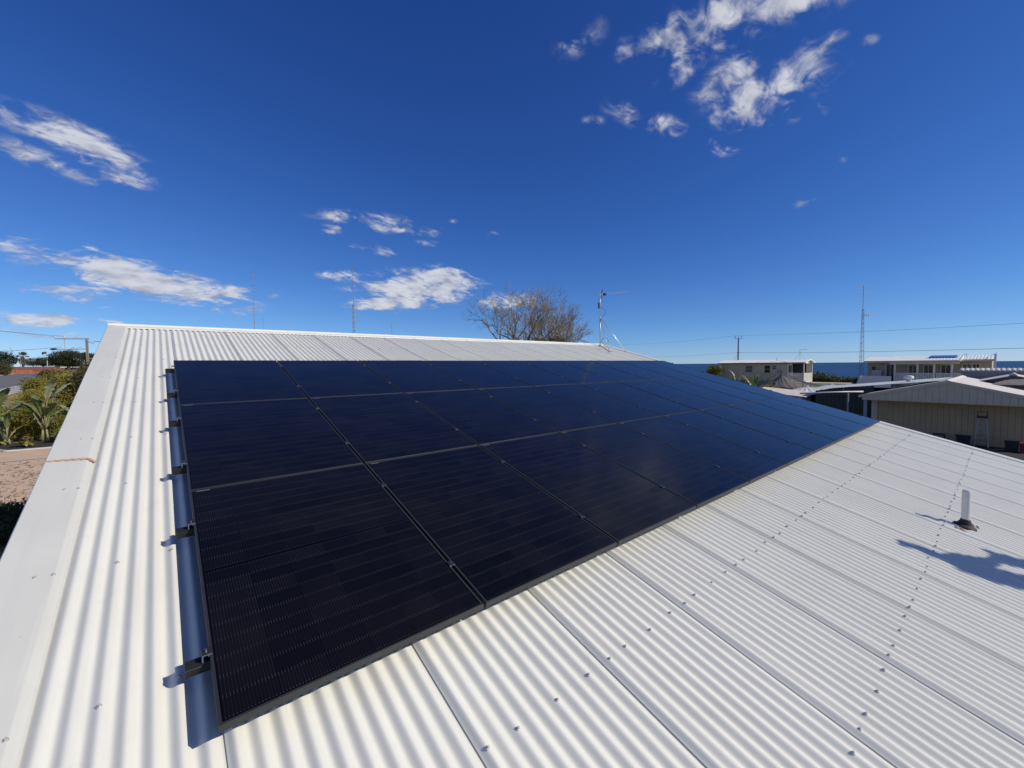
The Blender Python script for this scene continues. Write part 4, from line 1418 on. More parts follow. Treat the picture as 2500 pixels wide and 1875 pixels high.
# roofs: left, middle (higher, further out), right
for nm, ya, yb, xa, za, xc, zc in (('roof_slope', 9.95, 7.1, KX + 0.9, 4.86, KX + 5.5, 5.40), ('roof_slope', 7.42, 1.7, KX - 0.5, 4.86, KX + 5.0, 5.42), ('roof_slope', 1.75, -0.75, KX + 0.9, 4.92, KX + 5.5, 5.42)):
    corrugate(nm, M_WROOF, h2, K((xa, ya, za)), K((xa, yb, za)), K((xc, yb, zc)), K((xc, ya, zc)), int((ya - yb) * 4), 0.03)
    corrugate(nm, M_WROOF, h2, K((xc, ya, zc)), K((xc, yb, zc)), K((KX + 9.0, yb, 4.9)), K((KX + 9.0, ya, 4.9)), int((ya - yb) * 4), 0.03)
    mb = MB(); mb.lohi(K((xa - 0.10, yb + 0.02, za - 0.19)), K((xa - 0.01, ya - 0.02, za + 0.02))); mb.build('gutter', M_SHEDTRIM, h2)
mb = MB(); mb.prism([K((KX - 0.55, 1.68, 4.70)), K((KX - 0.55, 1.68, 4.93)), K((KX + 5.0, 1.68, 5.50)), K((KX + 5.0, 1.68, 5.26))], (0, -0.06, 0)); mb.build('barge_board', M_WHITE, h2, fix=True)
mb = MB(); mb.lohi(K((KX + 0.75, -0.86, 0)), K((KX + 0.9, -0.70, 5.5))); mb.build('corner_post', M_WHITE, h2)
for y in (1.45, 1.30):
    mb = MB(); mb.tube([K((KX + 2.0, y, 5.0)), K((KX + 2.0, y, 5.62))], 0.035, 6); mb.build('flue', M_ALU, h2)
mb = MB(); mb.tube([K((KX + 3.0, -0.4, 5.3)), K((KX + 1.2, -0.85, 5.58))], 0.03, 5); mb.build('roof_rod', M_ALU, h2)
# its solar water heater panels
sh = thing('roof_collector', 'dark solar collector lying on the verandah house roof', 'solar collector', (KX + 2.2, 3.2, 5.16))
for k in range(2):
    mb = MB(); mb.box((0.35 + 1.25 * k, 0.0, 0.09 + 0.125 * k), (1.1, 2.25 - 0.05 * k, 0.07), Euler((0, rad(-5.8), 0)).to_matrix()); mb.build('collector_panel', M_GLASS, sh)
    mb = MB(); mb.box((0.35 + 1.25 * k, 0.0, 0.02 + 0.125 * k), (1.0, 2.1, 0.05), Euler((0, rad(-5.8), 0)).to_matrix()); mb.build('collector_frame', M_DARKP, sh)

# --- white ramp wall left of house two
wr = thing('white_wall', 'white slanting rendered wall in front of the verandah house', 'wall', (64.0, 8.2, 0))
mb = MB(); mb.prism([(0, 2.0, 0), (0, 1.95, 1.9), (0, 1.55, 3.1), (0, -1.25, 3.1), (0, -1.25, 0)], (0.18, 0, 0)); mb.build('render', mat('white_render', (0.60, 0.61, 0.62), 0.8, var=0.05, scale=1), wr, fix=True)
mb = MB(); mb.tube([(-0.1, 1.45, 0), (-0.1, 1.45, 3.12)], 0.07, 8); mb.build('downpipe', M_WHITE, wr)

# --- tiled neighbour roof on a grey wall, right edge
M_GREYW = mat('grey_render', (0.30, 0.28, 0.26), 0.85, var=0.05, scale=1)
M_TILE = mat('pale_roof_tile', (0.50, 0.49, 0.46), 0.75, var=0.15, scale=2)
nb = thing('tiled_house', 'grey rendered wall capped with a row of pale roof tiles', 'house', (48.0, -1.5, 0))
mb = MB(); mb.lohi((0, -4.6, 0), (0.2, 2.16, 3.98)); mb.build('wall', M_GREYW, nb)
for k in range(26):
    y = 2.16 - k * 0.262
    mb = MB()
    prof = [(-0.131, 0.0), (-0.10, 0.055), (-0.04, 0.085), (0.04, 0.085), (0.10, 0.055), (0.131, 0.0)]
    mb.loft([[(-0.12, y + a * 0.96, 3.99 + c) for a, c in prof], [(0.75, y + a * 0.96, 4.13 + c) for a, c in prof]])
    mb.add([(-0.12, y + a * 0.96, 3.99 + c) for a, c in prof], [tuple(range(6))])
    mb.build('roof_tile', M_TILE, nb)
mb = MB(); mb.prism([(0.21, -4.6, 3.9), (0.21, 2.1, 3.9), (4.0, 2.1, 4.1), (4.0, -4.6, 4.1)], (0, 0, 0.05)); mb.build('roof_deck', M_TILE, nb, fix=True)

# --- roof between the shed and the tiled wall, right edge
nb2 = thing('low_gable', 'low gabled roof with dull brown tiles behind the beige shed', 'house', (42.6, -1.95, 0))
M_BTILE = mat('brown_tile', (0.25, 0.205, 0.165), 0.8, var=0.2, scale=6, bump=0.02, bscale=8)
for ya, yb in ((1.6, 0.0), (0.0, -2.2)):
    za, zb = (3.38, 3.82) if ya > 0 else (3.82, 3.25)
    corrugate('roof_slope', M_SHEDROOF, nb2, (0, ya, za), (4.8, ya, za), (4.8, yb, zb), (0, yb, zb), 24, 0.03)
mb = MB(); mb.prism([(-0.05, 0.16, 3.80), (-0.05, 0, 3.92), (-0.05, -0.16, 3.80), (-0.05, 0, 3.86)], (4.9, 0, 0)); mb.build('ridge_cap', M_GALV, nb2, fix=True)
for k in range(7):
    mb = MB()
    z0 = 3.20 + k * 0.05
    mb.prism([(-1.4 + k * 0.2, 0.9 - k * 0.12, z0), (-1.4 + k * 0.2, -2.2, z0), (-1.15 + k * 0.2, -2.2, z0 + 0.055), (-1.15 + k * 0.2, 0.9 - k * 0.12, z0 + 0.055)], (0, 0, 0.03))
    mb.build('tile_course', M_BTILE, nb2, fix=True)
mb = MB(); mb.lohi((0.05, -2.1, 0), (4.7, 1.5, 3.2)); mb.build('wall', M_GREYW, nb2)

# ================================================================== foliage helpers
def leaf_cloud(center, radii, n, size, seed, lumps=7, aspect=2.2, up=0.35, shell=0.55):
    """many small folded leaves gathered in lumps through an uneven crown"""
    rg = random.Random(seed)
    cs = []
    for _ in range(lumps):
        while True:
            d = Vector((rg.uniform(-1, 1), rg.uniform(-1, 1), rg.uniform(-1, 1)))
            if 0.15 < d.length < 1:
                break
        cs.append((d * 0.62, rg.uniform(0.32, 0.58)))
    mb = MB()
    c0 = Vector(center)
    for _ in range(n):
        c, r = rg.choice(cs)
        d = Vector((rg.gauss(0, 1), rg.gauss(0, 1), rg.gauss(0, 1))).normalized()
        q = c + d * r * (shell + (1 - shell) * rg.random()) * (1 if rg.random() > 0.08 else 1.25)
        p = c0 + Vector((q.x * radii[0], q.y * radii[1], q.z * radii[2]))
        t = Vector((rg.gauss(0, 1), rg.gauss(0, 1), rg.gauss(0, 0.7) + up)).normalized()
        s = t.cross(Vector((rg.gauss(0, 1), rg.gauss(0, 1), rg.gauss(0, 1) + 0.6)))
        if s.length < 1e-3:
            continue
        s.normalize()
        ln = size * rg.uniform(0.6, 1.3)
        w = ln / aspect
        nn = t.cross(s) * w * 0.35
        mb.add([p, p + t * ln * 0.5 + s * w * 0.5 + nn, p + t * ln, p + t * ln * 0.5 - s * w * 0.5 + nn], [(0, 1, 2), (0, 2, 3)])
    return mb


def foliage_mat(name, a, b_, scale=0.9, rough=0.5):
    return mat(name, a, rough, c2=b_, scale=scale, detail=7, spec=0.35, trans=0.25)


F_OLIVE = foliage_mat('olive_leaves', (0.14, 0.145, 0.022), (0.33, 0.30, 0.06))
F_YELLOW = foliage_mat('yellow_green_leaves', (0.20, 0.18, 0.022), (0.46, 0.38, 0.07))
F_BROWN = foliage_mat('brown_green_leaves', (0.06, 0.055, 0.018), (0.15, 0.125, 0.045))
F_DARK = foliage_mat('dark_green_leaves', (0.022, 0.036, 0.012), (0.06, 0.075, 0.025))
F_PINE = foliage_mat('pine_needles', (0.03, 0.042, 0.016), (0.07, 0.08, 0.03))
F_BANANA = mat('banana_leaf', (0.095, 0.135, 0.035), 0.38, c2=(0.19, 0.23, 0.07), scale=2.5, spec=0.5, trans=0.22)
F_BANANA2 = mat('pale_banana_leaf', (0.19, 0.22, 0.12), 0.34, c2=(0.34, 0.36, 0.24), scale=3, spec=0.55, trans=0.15)
F_STEM = mat('banana_stem', (0.15, 0.15, 0.06), 0.55, c2=(0.30, 0.27, 0.15), scale=4)
F_DUNE = foliage_mat('dune_scrub_leaves', (0.045, 0.055, 0.02), (0.13, 0.135, 0.035), 0.35)
M_BARK = mat('grey_bark', (0.17, 0.13, 0.092), 0.9, c2=(0.29, 0.235, 0.175), scale=1.2, bump=0.01, bscale=20)
M_TRUNK = mat('brown_trunk', (0.09, 0.065, 0.045), 0.9, var=0.25, scale=4)


def shrub(name, label, x, y, z, r, n, size, seed, m_, cat='shrub', group=None, lumps=8, aspect=2.2, up=0.35):
    gz_ = ground_z(x, y)
    t = thing(name, label, cat, (x, y, gz_), 0, group)
    zc = z - gz_
    leaf_cloud((0, 0, zc), r, n, size, seed, lumps, aspect, up).build('crown', m_, t)
    rg = random.Random(seed)
    for k in range(4):
        a = rg.uniform(0, 6.28)
        tip = Vector((math.cos(a) * r[0] * 0.45, math.sin(a) * r[1] * 0.45, zc + r[2] * 0.3))
        MB().tube([(0, 0, -0.05), tip * 0.4 + Vector((0, 0, 0.05)), tip], [0.05 + r[0] * 0.02, 0.03 + r[0] * 0.015, 0.012], 6).build('stem', M_TRUNK, t)
    return t


def paddle_leaf(mb, base, az, lean, length, width, seed, droop=0.9, torn=0.35):
    """one big paddle leaf: midrib curve with two blades, torn between the side veins"""
    rg = random.Random(seed)
    d = Vector((math.cos(az), math.sin(az), 0))
    side = Vector((-d.y, d.x, 0))
    n = 13
    pts, el = [Vector(base)], lean
    for i in range(1, n):
        el -= droop * (i / n) * 0.16
        pts.append(pts[-1] + (d * math.cos(el) + Vector((0, 0, math.sin(el)))) * (length / (n - 1)))
    for s in (-1, 1):
        prev = None
        for i in range(n):
            t = i / (n - 1)
            w = width * 0.5 * (math.sin(math.pi * min(1, (t * 0.93 + 0.05))) ** 0.55)
            tang = (pts[min(i + 1, n - 1)] - pts[max(i - 1, 0)]).normalized()
            upv = side.cross(tang).normalized() * (1 if s > 0 else 1)
            sag = rg.uniform(0.05, 0.35)
            tip = pts[i] + side * s * w * math.cos(sag) + (upv if upv.z > 0 else -upv) * w * (0.28 - sag) + tang * w * 0.25
            cur = (pts[i], pts[i].lerp(tip, 0.55) + (upv if upv.z > 0 else -upv) * w * 0.12, tip)
            if prev:
                if rg.random() < torn:
                    mid = cur[2].lerp(prev[2], 0.35) - Vector((0, 0, w * 0.12))
                    mb.add([prev[0], prev[1], cur[1], cur[0]], [(0, 1, 2, 3)] if s > 0 else [(3, 2, 1, 0)])
                    mb.add([prev[1], prev[2], mid, cur[1]], [(0, 1, 2, 3)])
                else:
                    mb.add([prev[0], prev[1], prev[2], cur[2], cur[1], cur[0]], [(0, 1, 4, 5), (1, 2, 3, 4)])
            prev = cur
    return pts


def banana(name, label, x, y, leaves, seed, stemh=0.8, gz_=None, group=None, pale=()):
    """leaves: (azimuth deg, lean deg, petiole length, blade length, blade width)"""
    gz_ = ground_z(x, y) if gz_ is None else gz_
    t = thing(name, label, 'plant', (x, y, gz_), 0, group)
    rg = random.Random(seed)
    for k in range(3):
        a = rg.uniform(0, 6.28)
        MB().tube([(0.12 * math.cos(a), 0.12 * math.sin(a), -0.05), (0.07 * math.cos(a), 0.07 * math.sin(a), stemh * rg.uniform(0.8, 1.1))], [0.065, 0.04], 8).build('stem', F_STEM, t, smooth=True)
    for k, (az, lean, pet, bl, bw) in enumerate(leaves):
        az, lean = rad(az), rad(lean)
        d = Vector((math.cos(az) * math.cos(lean), math.sin(az) * math.cos(lean), math.sin(lean)))
        b0 = Vector((0, 0, stemh * 0.85))
        b1 = b0 + Vector((d.x * 0.55, d.y * 0.55, max(d.z, 0.75))).normalized() * pet
        MB().tube([b0, b0.lerp(b1, 0.5), b1], [0.035, 0.025, 0.018], 6).build('leaf_stalk', F_STEM, t, smooth=True)
        mb = MB()
        pts = paddle_leaf(mb, b1, az, lean, bl, bw, seed * 31 + k)
        lf = mb.build('leaf', F_BANANA2 if k in pale else F_BANANA, t)
        MB().tube(pts, [0.02 * (1 - i / 14) + 0.004 for i in range(len(pts))], 5).build('midrib', F_STEM, lf)
    return t


# ================================================================== left: garden, street, far houses
mulch = [(-5.92, 28.62), (-4.40, 28.50), (-2.2, 28.6), (-2.2, 33.5), (-6.6, 34.5), (-7.6, 31.2)]
mb = MB()
mb.add([(x, y, ground_z(x, y) + 0.045) for x, y in mulch], [tuple(range(len(mulch)))])
mb.build('mulch_bed', M_MULCH, kind='structure')
ed = thing('garden_edging', 'pale concrete edging round the dark mulch bed', 'edging', (0, 0, 0))
for (xa, ya), (xb, yb) in zip(mulch, mulch[1:] + mulch[:1]):
    a, c = Vector((xa, ya, ground_z(xa, ya) + 0.05)), Vector((xb, yb, ground_z(xb, yb) + 0.05))
    nseg = max(1, int((c - a).length / 0.9))
    for k in range(nseg):
        p, q = a.lerp(c, k / nseg), a.lerp(c, (k + 0.97) / nseg)
        MB().tube([p, q], 0.07, 6).build('edging_block', M_KERB, ed)
patch('lawn', -4.55, -2.0, 27.0 + 1.55, 28.95, M_LAWN, 0.06)
strip('drive_joint', polyline([(-12, 26.05), (-1, 26.05)], 1.0), 0.06, M_KERB, 0.045)
strip('sandy_yard', polyline([(-8.2, 29.2), (-8.2, 44)], 1.5), 1.4, M_DRIVE, 0.03)
# leaf litter lying on the drive
lit = MB()
rg = random.Random(8)
for _ in range(1500):
    x, y = rg.uniform(-7.5, -1.2), rg.gauss(21.5, 3.2)
    if not 12 < y < 25.7:
        continue
    s = rg.uniform(0.012, 0.055)
    a = rg.uniform(0, 3.14)
    z = ground_z(x, y) + 0.03
    lit.add([(x + s * math.cos(a + q) * k, y + s * math.sin(a + q) * k, z + rg.uniform(0, 0.05)) for q, k in ((0, 2.2), (1.6, .5), (3.14, 1.5), (4.7, .6))], [(0, 1, 2, 3)])
lit.build('leaf_litter', mat('dry_leaf_litter', (0.19, 0.12, 0.085), 0.9, c2=(0.28, 0.20, 0.13), scale=3), kind='stuff', label='dry leaf litter strewn over the pink drive', cat='leaf litter')

def many_leaves(seed, n, reach, az0=0, az1=360):
    rg = random.Random(seed)
    out = []
    for k in range(n):
        ln = rg.uniform(0.75, 1.25) * reach
        out.append((az0 + (az1 - az0) * (k + rg.random()) / n, rg.choice((78, 70, 60, 50, 40, 30)) + rg.uniform(-6, 6), rg.uniform(0.35, 0.95) * reach, ln, ln * rg.uniform(0.2, 0.3)))
    return out


banana('banana_plant', 'large paddle-leaved plant with pale torn leaf in the mulch bed', -5.0, 30.9,
       [(-50, 74, 1.7, 1.35, 0.42), (35, 66, 1.6, 1.3, 0.36)] + many_leaves(3, 14, 1.2), 11, 0.7, pale=(0, 1, 5))
banana('banana_plant', 'paddle-leaved plant with long drooping leaves at the left picture edge', -6.9, 32.2,
       many_leaves(6, 11, 1.6), 12, 0.5, pale=(2, 6))
banana('banana_plant', 'paddle-leaved plant close to the verge flashing, right of the bed', -3.9, 31.8,
       many_leaves(8, 9, 1.2), 13, 0.5, pale=(3,))
banana('banana_plant', 'low paddle-leaved clump at the left end of the mulch bed', -6.3, 30.8,
       many_leaves(10, 10, 0.95), 14, 0.3)
for k, (x, y, s, lab) in enumerate([(-5.55, 29.55, 0.55, 'small yellow-green fern-like plant at the front of the mulch bed'), (-4.35, 30.1, 0.75, 'leafy green rosette plant at the back right of the mulch bed'), (-6.6, 30.9, 0.7, 'low broad-leaved plant at the left of the mulch bed')]):
    t = thing('rosette_plant', lab, 'plant', (x, y, ground_z(x, y) + 0.03))
    for j in range(13):
        a = j * 2.4
        mb = MB()
        paddle_leaf(mb, (0, 0, 0.05), a, rad(35 + 35 * ((j * 7) % 5) / 5), s * (0.8 + 0.05 * (j % 4)), s * 0.24, 50 + j + k * 20, droop=1.4, torn=0.1)
        mb.build('leaf', F_YELLOW if k == 0 else F_OLIVE, t)
shrub('shrub', 'tall brown-green shrub touching the verge of the white roof', -3.3, 33.0, 3.55, (1.5, 1.5, 1.75), 11440, 0.12, 21, F_BROWN, lumps=10)
shrub('shrub', 'tall olive shrub behind the paddle-leaved plants', -5.2, 37.4, 2.9, (1.5, 1.4, 1.8), 14300, 0.12, 22, F_YELLOW, lumps=10)
shrub('shrub', 'wide yellow-green shrub at the back of the garden', -6.7, 47.5, 3.5, (2.0, 2.0, 1.8), 14300, 0.15, 23, F_OLIVE, lumps=10)
shrub('shrub', 'bright yellow-leaved shrub by the footpath', -6.8, 41.0, 2.3, (1.3, 1.2, 1.2), 11000, 0.12, 24, F_YELLOW, aspect=3.5, up=0.7)
shrub('shrub', 'yellow and green grassy shrub behind the mulch bed', -6.1, 36.4, 2.0, (1.15, 1.1, 1.1), 9240, 0.12, 25, F_YELLOW, aspect=4.5, up=0.8)
shrub('shrub', 'rounded olive shrub between the mulch bed and the roof verge', -4.4, 33.6, 1.9, (0.9, 0.9, 1.05), 7920, 0.10, 26, F_OLIVE)
shrub('shrub', 'bushy yellow-green clump among the paddle-leaf stalks', -5.7, 31.6, 1.75, (0.95, 0.7, 0.85), 4200, 0.13, 45, F_YELLOW, up=0.9, aspect=3.5)
shrub('shrub', 'fresh green clump right of the paddle-leaf stalks', -4.2, 31.3, 1.7, (0.7, 0.6, 0.8), 3200, 0.13, 46, F_OLIVE, up=0.9, aspect=3)
shrub('shrub', 'golden-leaved bush over the footpath side of the garden', -7.3, 36.2, 2.0, (1.0, 1.0, 0.95), 4200, 0.14, 47, F_YELLOW, up=0.7, aspect=3)
shrub('shrub', 'leafy bright green clump just behind the big paddle leaves', -5.6, 33.4, 1.55, (1.0, 0.9, 0.7), 4840, 0.15, 42, F_OLIVE, up=0.9, aspect=3)
shrub('shrub', 'grassy yellow clump left of the big paddle-leaved plant', -6.5, 34.6, 1.6, (1.0, 0.9, 0.75), 4840, 0.16, 43, F_YELLOW, up=1.0, aspect=5)
shrub('shrub', 'dense green clump low beside the verge flashing', -3.9, 30.4, 1.25, (0.75, 0.7, 0.55), 3300, 0.11, 44, F_OLIVE, up=0.8, aspect=3)
shrub('shrub', 'far brownish shrub beside the bend of the street', -8.6, 60.0, 3.7, (1.6, 1.8, 1.2), 7040, 0.16, 27, F_BROWN)
shrub('shrub', 'thin feathery shrub overhanging the footpath', -9.3, 55.5, 3.4, (1.0, 1.3, 0.8), 924, 0.12, 28, F_BROWN)
shrub('shrub', 'dark low shrub in the shade right below the verge', -3.3, 14.6, 0.75, (1.25, 2.6, 0.75), 13200, 0.07, 29, F_DARK, lumps=12)
shrub('shrub', 'far olive shrub near the utility pole', -6.6, 62.0, 4.0, (2.2, 2.2, 1.9), 7920, 0.19, 41, F_BROWN)

def tree(name, label, x, y, zc, r, n, size, seed, m_, th, group=None, lumps=9):
    gz_ = ground_z(x, y)
    t = thing(name, label, 'tree', (x, y, gz_), 0, group)
    zc -= gz_
    leaf_cloud((0, 0, zc), r, n, size, seed, lumps).build('crown', m_, t)
    rg = random.Random(seed)
    MB().tube([(0, 0, -0.1), (0.1, 0.05, zc * 0.5), (0, 0, zc)], [th, th * 0.8, th * 0.35], 8).build('trunk', M_TRUNK, t)
    for k in range(5):
        a = k * 1.3 + rg.random()
        MB().tube([(0, 0, zc * 0.6), (math.cos(a) * r[0] * 0.5, math.sin(a) * r[1] * 0.5, zc + r[2] * 0.2)], [th * 0.5, 0.04], 6).build('limb', M_TRUNK, t)
    return t


far = 'trees beyond the street'
tree('pine_tree', 'domed dark pine left of the utility pole', -13.2, 107.0, 6.5, (3.0, 3.0, 1.5), 11440, 0.22, 31, F_PINE, 0.3, far)
tree('pine_tree', 'broad flat pine behind the utility pole', -9.0, 99.0, 6.4, (3.2, 3.0, 1.7), 10120, 0.22, 32, F_PINE, 0.3, far)
tree('pine_tree', 'long low dark pine behind the red roof', -27.0, 180.0, 7.0, (5.2, 5.0, 1.6), 7920, 0.31, 33, F_PINE, 0.3, far)
tree('pine_tree', 'small low pine right of the long dark one', -19.0, 160.0, 5.4, (4.0, 4.0, 1.4), 5720, 0.31, 36, F_PINE, 0.3, far)
tree('leafy_tree', 'dense dark green tree at the left picture edge', -24.8, 122.0, 6.1, (3.4, 3.0, 2.6), 11440, 0.25, 34, F_DARK, 0.3, far)
tree('leafy_tree', 'small grey-green tree right of the dark edge tree', -21.6, 112.0, 5.0, (1.6, 1.6, 1.6), 4840, 0.19, 35, F_BROWN, 0.2, far)

# fan palm far down the street
t = thing('palm_tree', 'lone far palm with shaggy skirt of dead fronds', 'palm tree', (-36.2, 211.6, 3.68))
MB().tube([(0, 0, 0), (0.1, 0, 5.6)], [0.35, 0.25], 8).build('trunk', M_TRUNK, t)
mb = MB()
rg = random.Random(77)
for k in range(60):
    a, e = rg.uniform(0, 6.28), rg.uniform(-0.25, 1.3)
    d = Vector((math.cos(a) * math.cos(e), math.sin(a) * math.cos(e), math.sin(e)))
    s = d.cross(Vector((0, 0, 1))).normalized() * 0.28
    c = Vector((0.1, 0, 5.6))
    mb.add([c + d * 0.4, c + d * 1.3 + s, c + d * 1.7 - Vector((0, 0, 0.15)), c + d * 1.3 - s], [(0, 1, 2, 3)])
mb.build('crown', F_BROWN, t)
mb = MB()
for k in range(70):
    a = rg.uniform(0, 6.28)
    z = rg.uniform(3.0, 5.4)
    r = 0.35 + 0.6 * math.sin((z - 2.8) / 2.6 * 3.0)
    mb.add([(0.2 * math.cos(a), 0.2 * math.sin(a), z + 0.3), (r * math.cos(a - .2), r * math.sin(a - .2), z - 0.2), (r * 0.8 * math.cos(a), r * 0.8 * math.sin(a), z - 0.9), (r * math.cos(a + .2), r * math.sin(a + .2), z - 0.2)], [(0, 1, 2, 3)])
mb.build('dead_frond_skirt', mat('dead_fronds', (0.22, 0.17, 0.11), 0.9, var=0.3, scale=2), t)

# red-roofed house and its brick front wall
M_REDROOF = mat('red_tile_roof', (0.22, 0.075, 0.055), 0.8, var=0.2, scale=3)
M_BRICK = mat('orange_brick', (0.34, 0.13, 0.065), 0.85, var=0.2, scale=2)
t = thing('red_roof_house', 'low brick house with red roof at the end of the street', 'house', (-26, 157, 2.55))
MB().lohi((-6.5, -3, 0), (9.5, 4, 1.75)).build('wall', M_BRICK, t)
mb = MB()
mb.add([(-7, -3.6, 1.75), (10, -3.6, 1.75), (10, 4.6, 1.75), (-7, 4.6, 1.75), (-3.5, 0.5, 2.9), (6, 0.5, 2.9)], [(0, 1, 5, 4), (1, 2, 5), (2, 3, 4, 5), (3, 0, 4)])
mb.build('roof', M_REDROOF, t)
MB().lohi((-1.4, -3.05, 0.0), (-0.6, -3.005, 1.6)).build('door', M_DARKP, t)
for xa in (-4.5, 2.0, 5.5):
    w = MB().lohi((xa, -3.05, 0.6), (xa + 1.6, -3.005, 1.5)).build('window', M_WHITE, t)
    MB().lohi((xa + 0.1, -3.09, 0.7), (xa + 1.5, -3.055, 1.4)).build('pane', M_GLASS, w)
t = thing('front_wall', 'red brick front wall along the far footpath', 'wall', (-27, 146, 3.68))
for k in range(10):
    MB().lohi((-7 + k * 1.3, -0.12, 0), (-7 + k * 1.3 + 1.28, 0.12, 1.25 - 0.35 * (k > 4) - 0.3 * (k > 7))).build('wall_bay', M_BRICK, t)
for k in range(4):
    MB().lohi((-7.2 + k * 4.0, -0.2, 0), (-6.85 + k * 4.0, 0.2, 1.5 - 0.2 * k)).build('pier', M_BRICK, t)
t = thing('low_house', 'low house with long flat pale roof past the red roof', 'house', (-12.5, 140, 3.68))
MB().lohi((-5, -2, 0), (9, 4, 1.45)).build('wall', mat('brown_wall', (0.12, 0.08, 0.06), 0.8), t)
MB().lohi((-5.6, -2.6, 1.452), (9.6, 4.6, 1.62)).build('roof', M_SHEDROOF, t)
for xa in (-3, 1, 5):
    w = MB().lohi((xa, -2.06, 0.4), (xa + 1.8, -2.005, 1.2)).build('window', M_WHITE, t)
    MB().lohi((xa + 0.1, -2.1, 0.5), (xa + 1.7, -2.065, 1.1)).build('pane', M_GLASS, w)

# flag on its pole
t = thing('flag_pole', 'tall thin pole with a blue flag flying', 'flag', (-23.5, 161.7, 3.68))
MB().tube([(0, 0, 0), (0, 0, 5.8)], [0.09, 0.06], 8).build('pole', M_PVC, t)
mb = MB()
mb.loft([[(-0.9 * s, 0.12 * math.sin(s * 9), 5.72 - 0.12 * s - (0.62 - 0.1 * math.sin(s * 5)) * q) for s in span(0, 1, 9)] for q in (0, 0.5, 1)])
mb.build('flag_cloth', mat('blue_flag', (0.03, 0.04, 0.16), 0.8), t, smooth=True)

# ================================================================== poles, wires, masts
def insulator(parent, p):
    MB().tube([p, p + Vector((0, 0, 0.10)), p + Vector((0, 0, 0.14)), p + Vector((0, 0, 0.28))], [0.03, 0.03, 0.075, 0.05], 8).build('insulator', M_PVC, parent)


M_STOBIE = mat('steel_and_concrete_pole', (0.24, 0.20, 0.16), 0.8, var=0.25, scale=2)
M_ARM = mat('pale_crossarm', (0.50, 0.42, 0.34), 0.8, var=0.1, scale=3)
dl = Vector((-2.9, 2.4, 0)).normalized()           # towards picture left, across the view
# near utility pole with crossarm and street light
px_, py_ = -7.0, 69.5
gz_ = ground_z(px_, py_)
up_ = thing('utility_pole', 'brown utility pole with long crossarm and street light arm', 'utility pole', (px_, py_, gz_))
H_ = 8.42 - gz_
for s in (-1, 1):
    c = dl * 0.10 * s
    MB().prism([(c.x - 0.05, c.y - 0.07, -0.2), (c.x + 0.05, c.y - 0.07, -0.2), (c.x + 0.05, c.y + 0.07, -0.2), (c.x - 0.05, c.y + 0.07, -0.2)], (0, 0, H_ + 0.2)).build('steel_channel', M_STOBIE, up_, fix=True)
MB().prism([(-0.06, -0.05, -0.2), (0.06, -0.05, -0.2), (0.06, 0.05, -0.2), (-0.06, 0.05, -0.2)], (0, 0, H_ - 0.1)).build('concrete_core', M_PATH, up_, fix=True)
arm = MB().tube([dl * -0.4 + Vector((0, 0, H_ - 0.05)), dl * 3.8 + Vector((0, 0, H_ - 0.02))], 0.06, 6).build('crossarm', M_ARM, up_)
for s in (0.15, 1.55, 2.65, 3.75):
    insulator(up_, dl * s + Vector((0, 0, H_ + 0.02)))
MB().tube([dl * 2.65 + Vector((0, 0, H_ - 0.05)), dl * 2.62 + Vector((0, 0, 4.68))], 0.045, 6).build('strut', M_ARM, up_)
MB().tube([Vector((0, 0, 4.68)), dl * 3.6 + Vector((0, 0, 4.68))], 0.05, 6).build('lamp_arm', M_ARM, up_)
MB().tube([dl * 3.55 + Vector((0, 0, 4.69)), dl * 3.75 + Vector((0, 0, 4.71)), dl * 4.2 + Vector((0, 0, 4.70)), dl * 4.45 + Vector((0, 0, 4.68))], [0.05, 0.11, 0.12, 0.04], 8).build('street_lamp_head', M_DARKP, up_)
for s in (0.6, 1.5, 3.0):
    insulator(up_, dl * s + Vector((0, 0, 4.73)))
MB().tube([dl * -0.9 + Vector((0, 0, H_ - 0.62)), dl * 0.2 + Vector((0, 0, H_ - 0.35))], 0.05, 6).build('side_bracket', M_ARM, up_)
MB().tube([dl * 0.2 + Vector((0, 0, 3.6)), dl * -0.9 + Vector((0, 0, 3.5))], 0.05, 6).build('lower_bracket', M_ARM, up_)
# second pole further along
p2 = thing('utility_pole', 'farther utility pole half hidden by the white verge', 'utility pole', (-8.4, 103.7, 3.68))
MB().tube([(0, 0, -0.2), (0, 0, 6.1)], [0.16, 0.12], 8).build('pole', M_STOBIE, p2)
for zz, l in ((6.0, 1.3), (4.1, 1.2)):
    MB().tube([dl * l + Vector((0, 0, zz)), dl * -l + Vector((0, 0, zz))], 0.07, 6).build('crossarm', M_ARM, p2)
    for s in (-1, 0.1, 1):
        insulator(p2, dl * (s * l * 0.9) + Vector((0, 0, zz + 0.05)))


def wire(label, a, c, sag, r=0.012, group=None):
    a, c = Vector(a), Vector(c)
    pts = [a.lerp(c, t) - Vector((0, 0, sag * 4 * t * (1 - t))) for t in span(0, 1, 24)]
    return MB().tube(pts, r, 5, caps=False).build('wire', M_CABLE, None, label=label, cat='wire', group=group)


def up_world(s, z):
    p = dl * s
    return (px_ + p.x, py_ + p.y, gz_ + z)


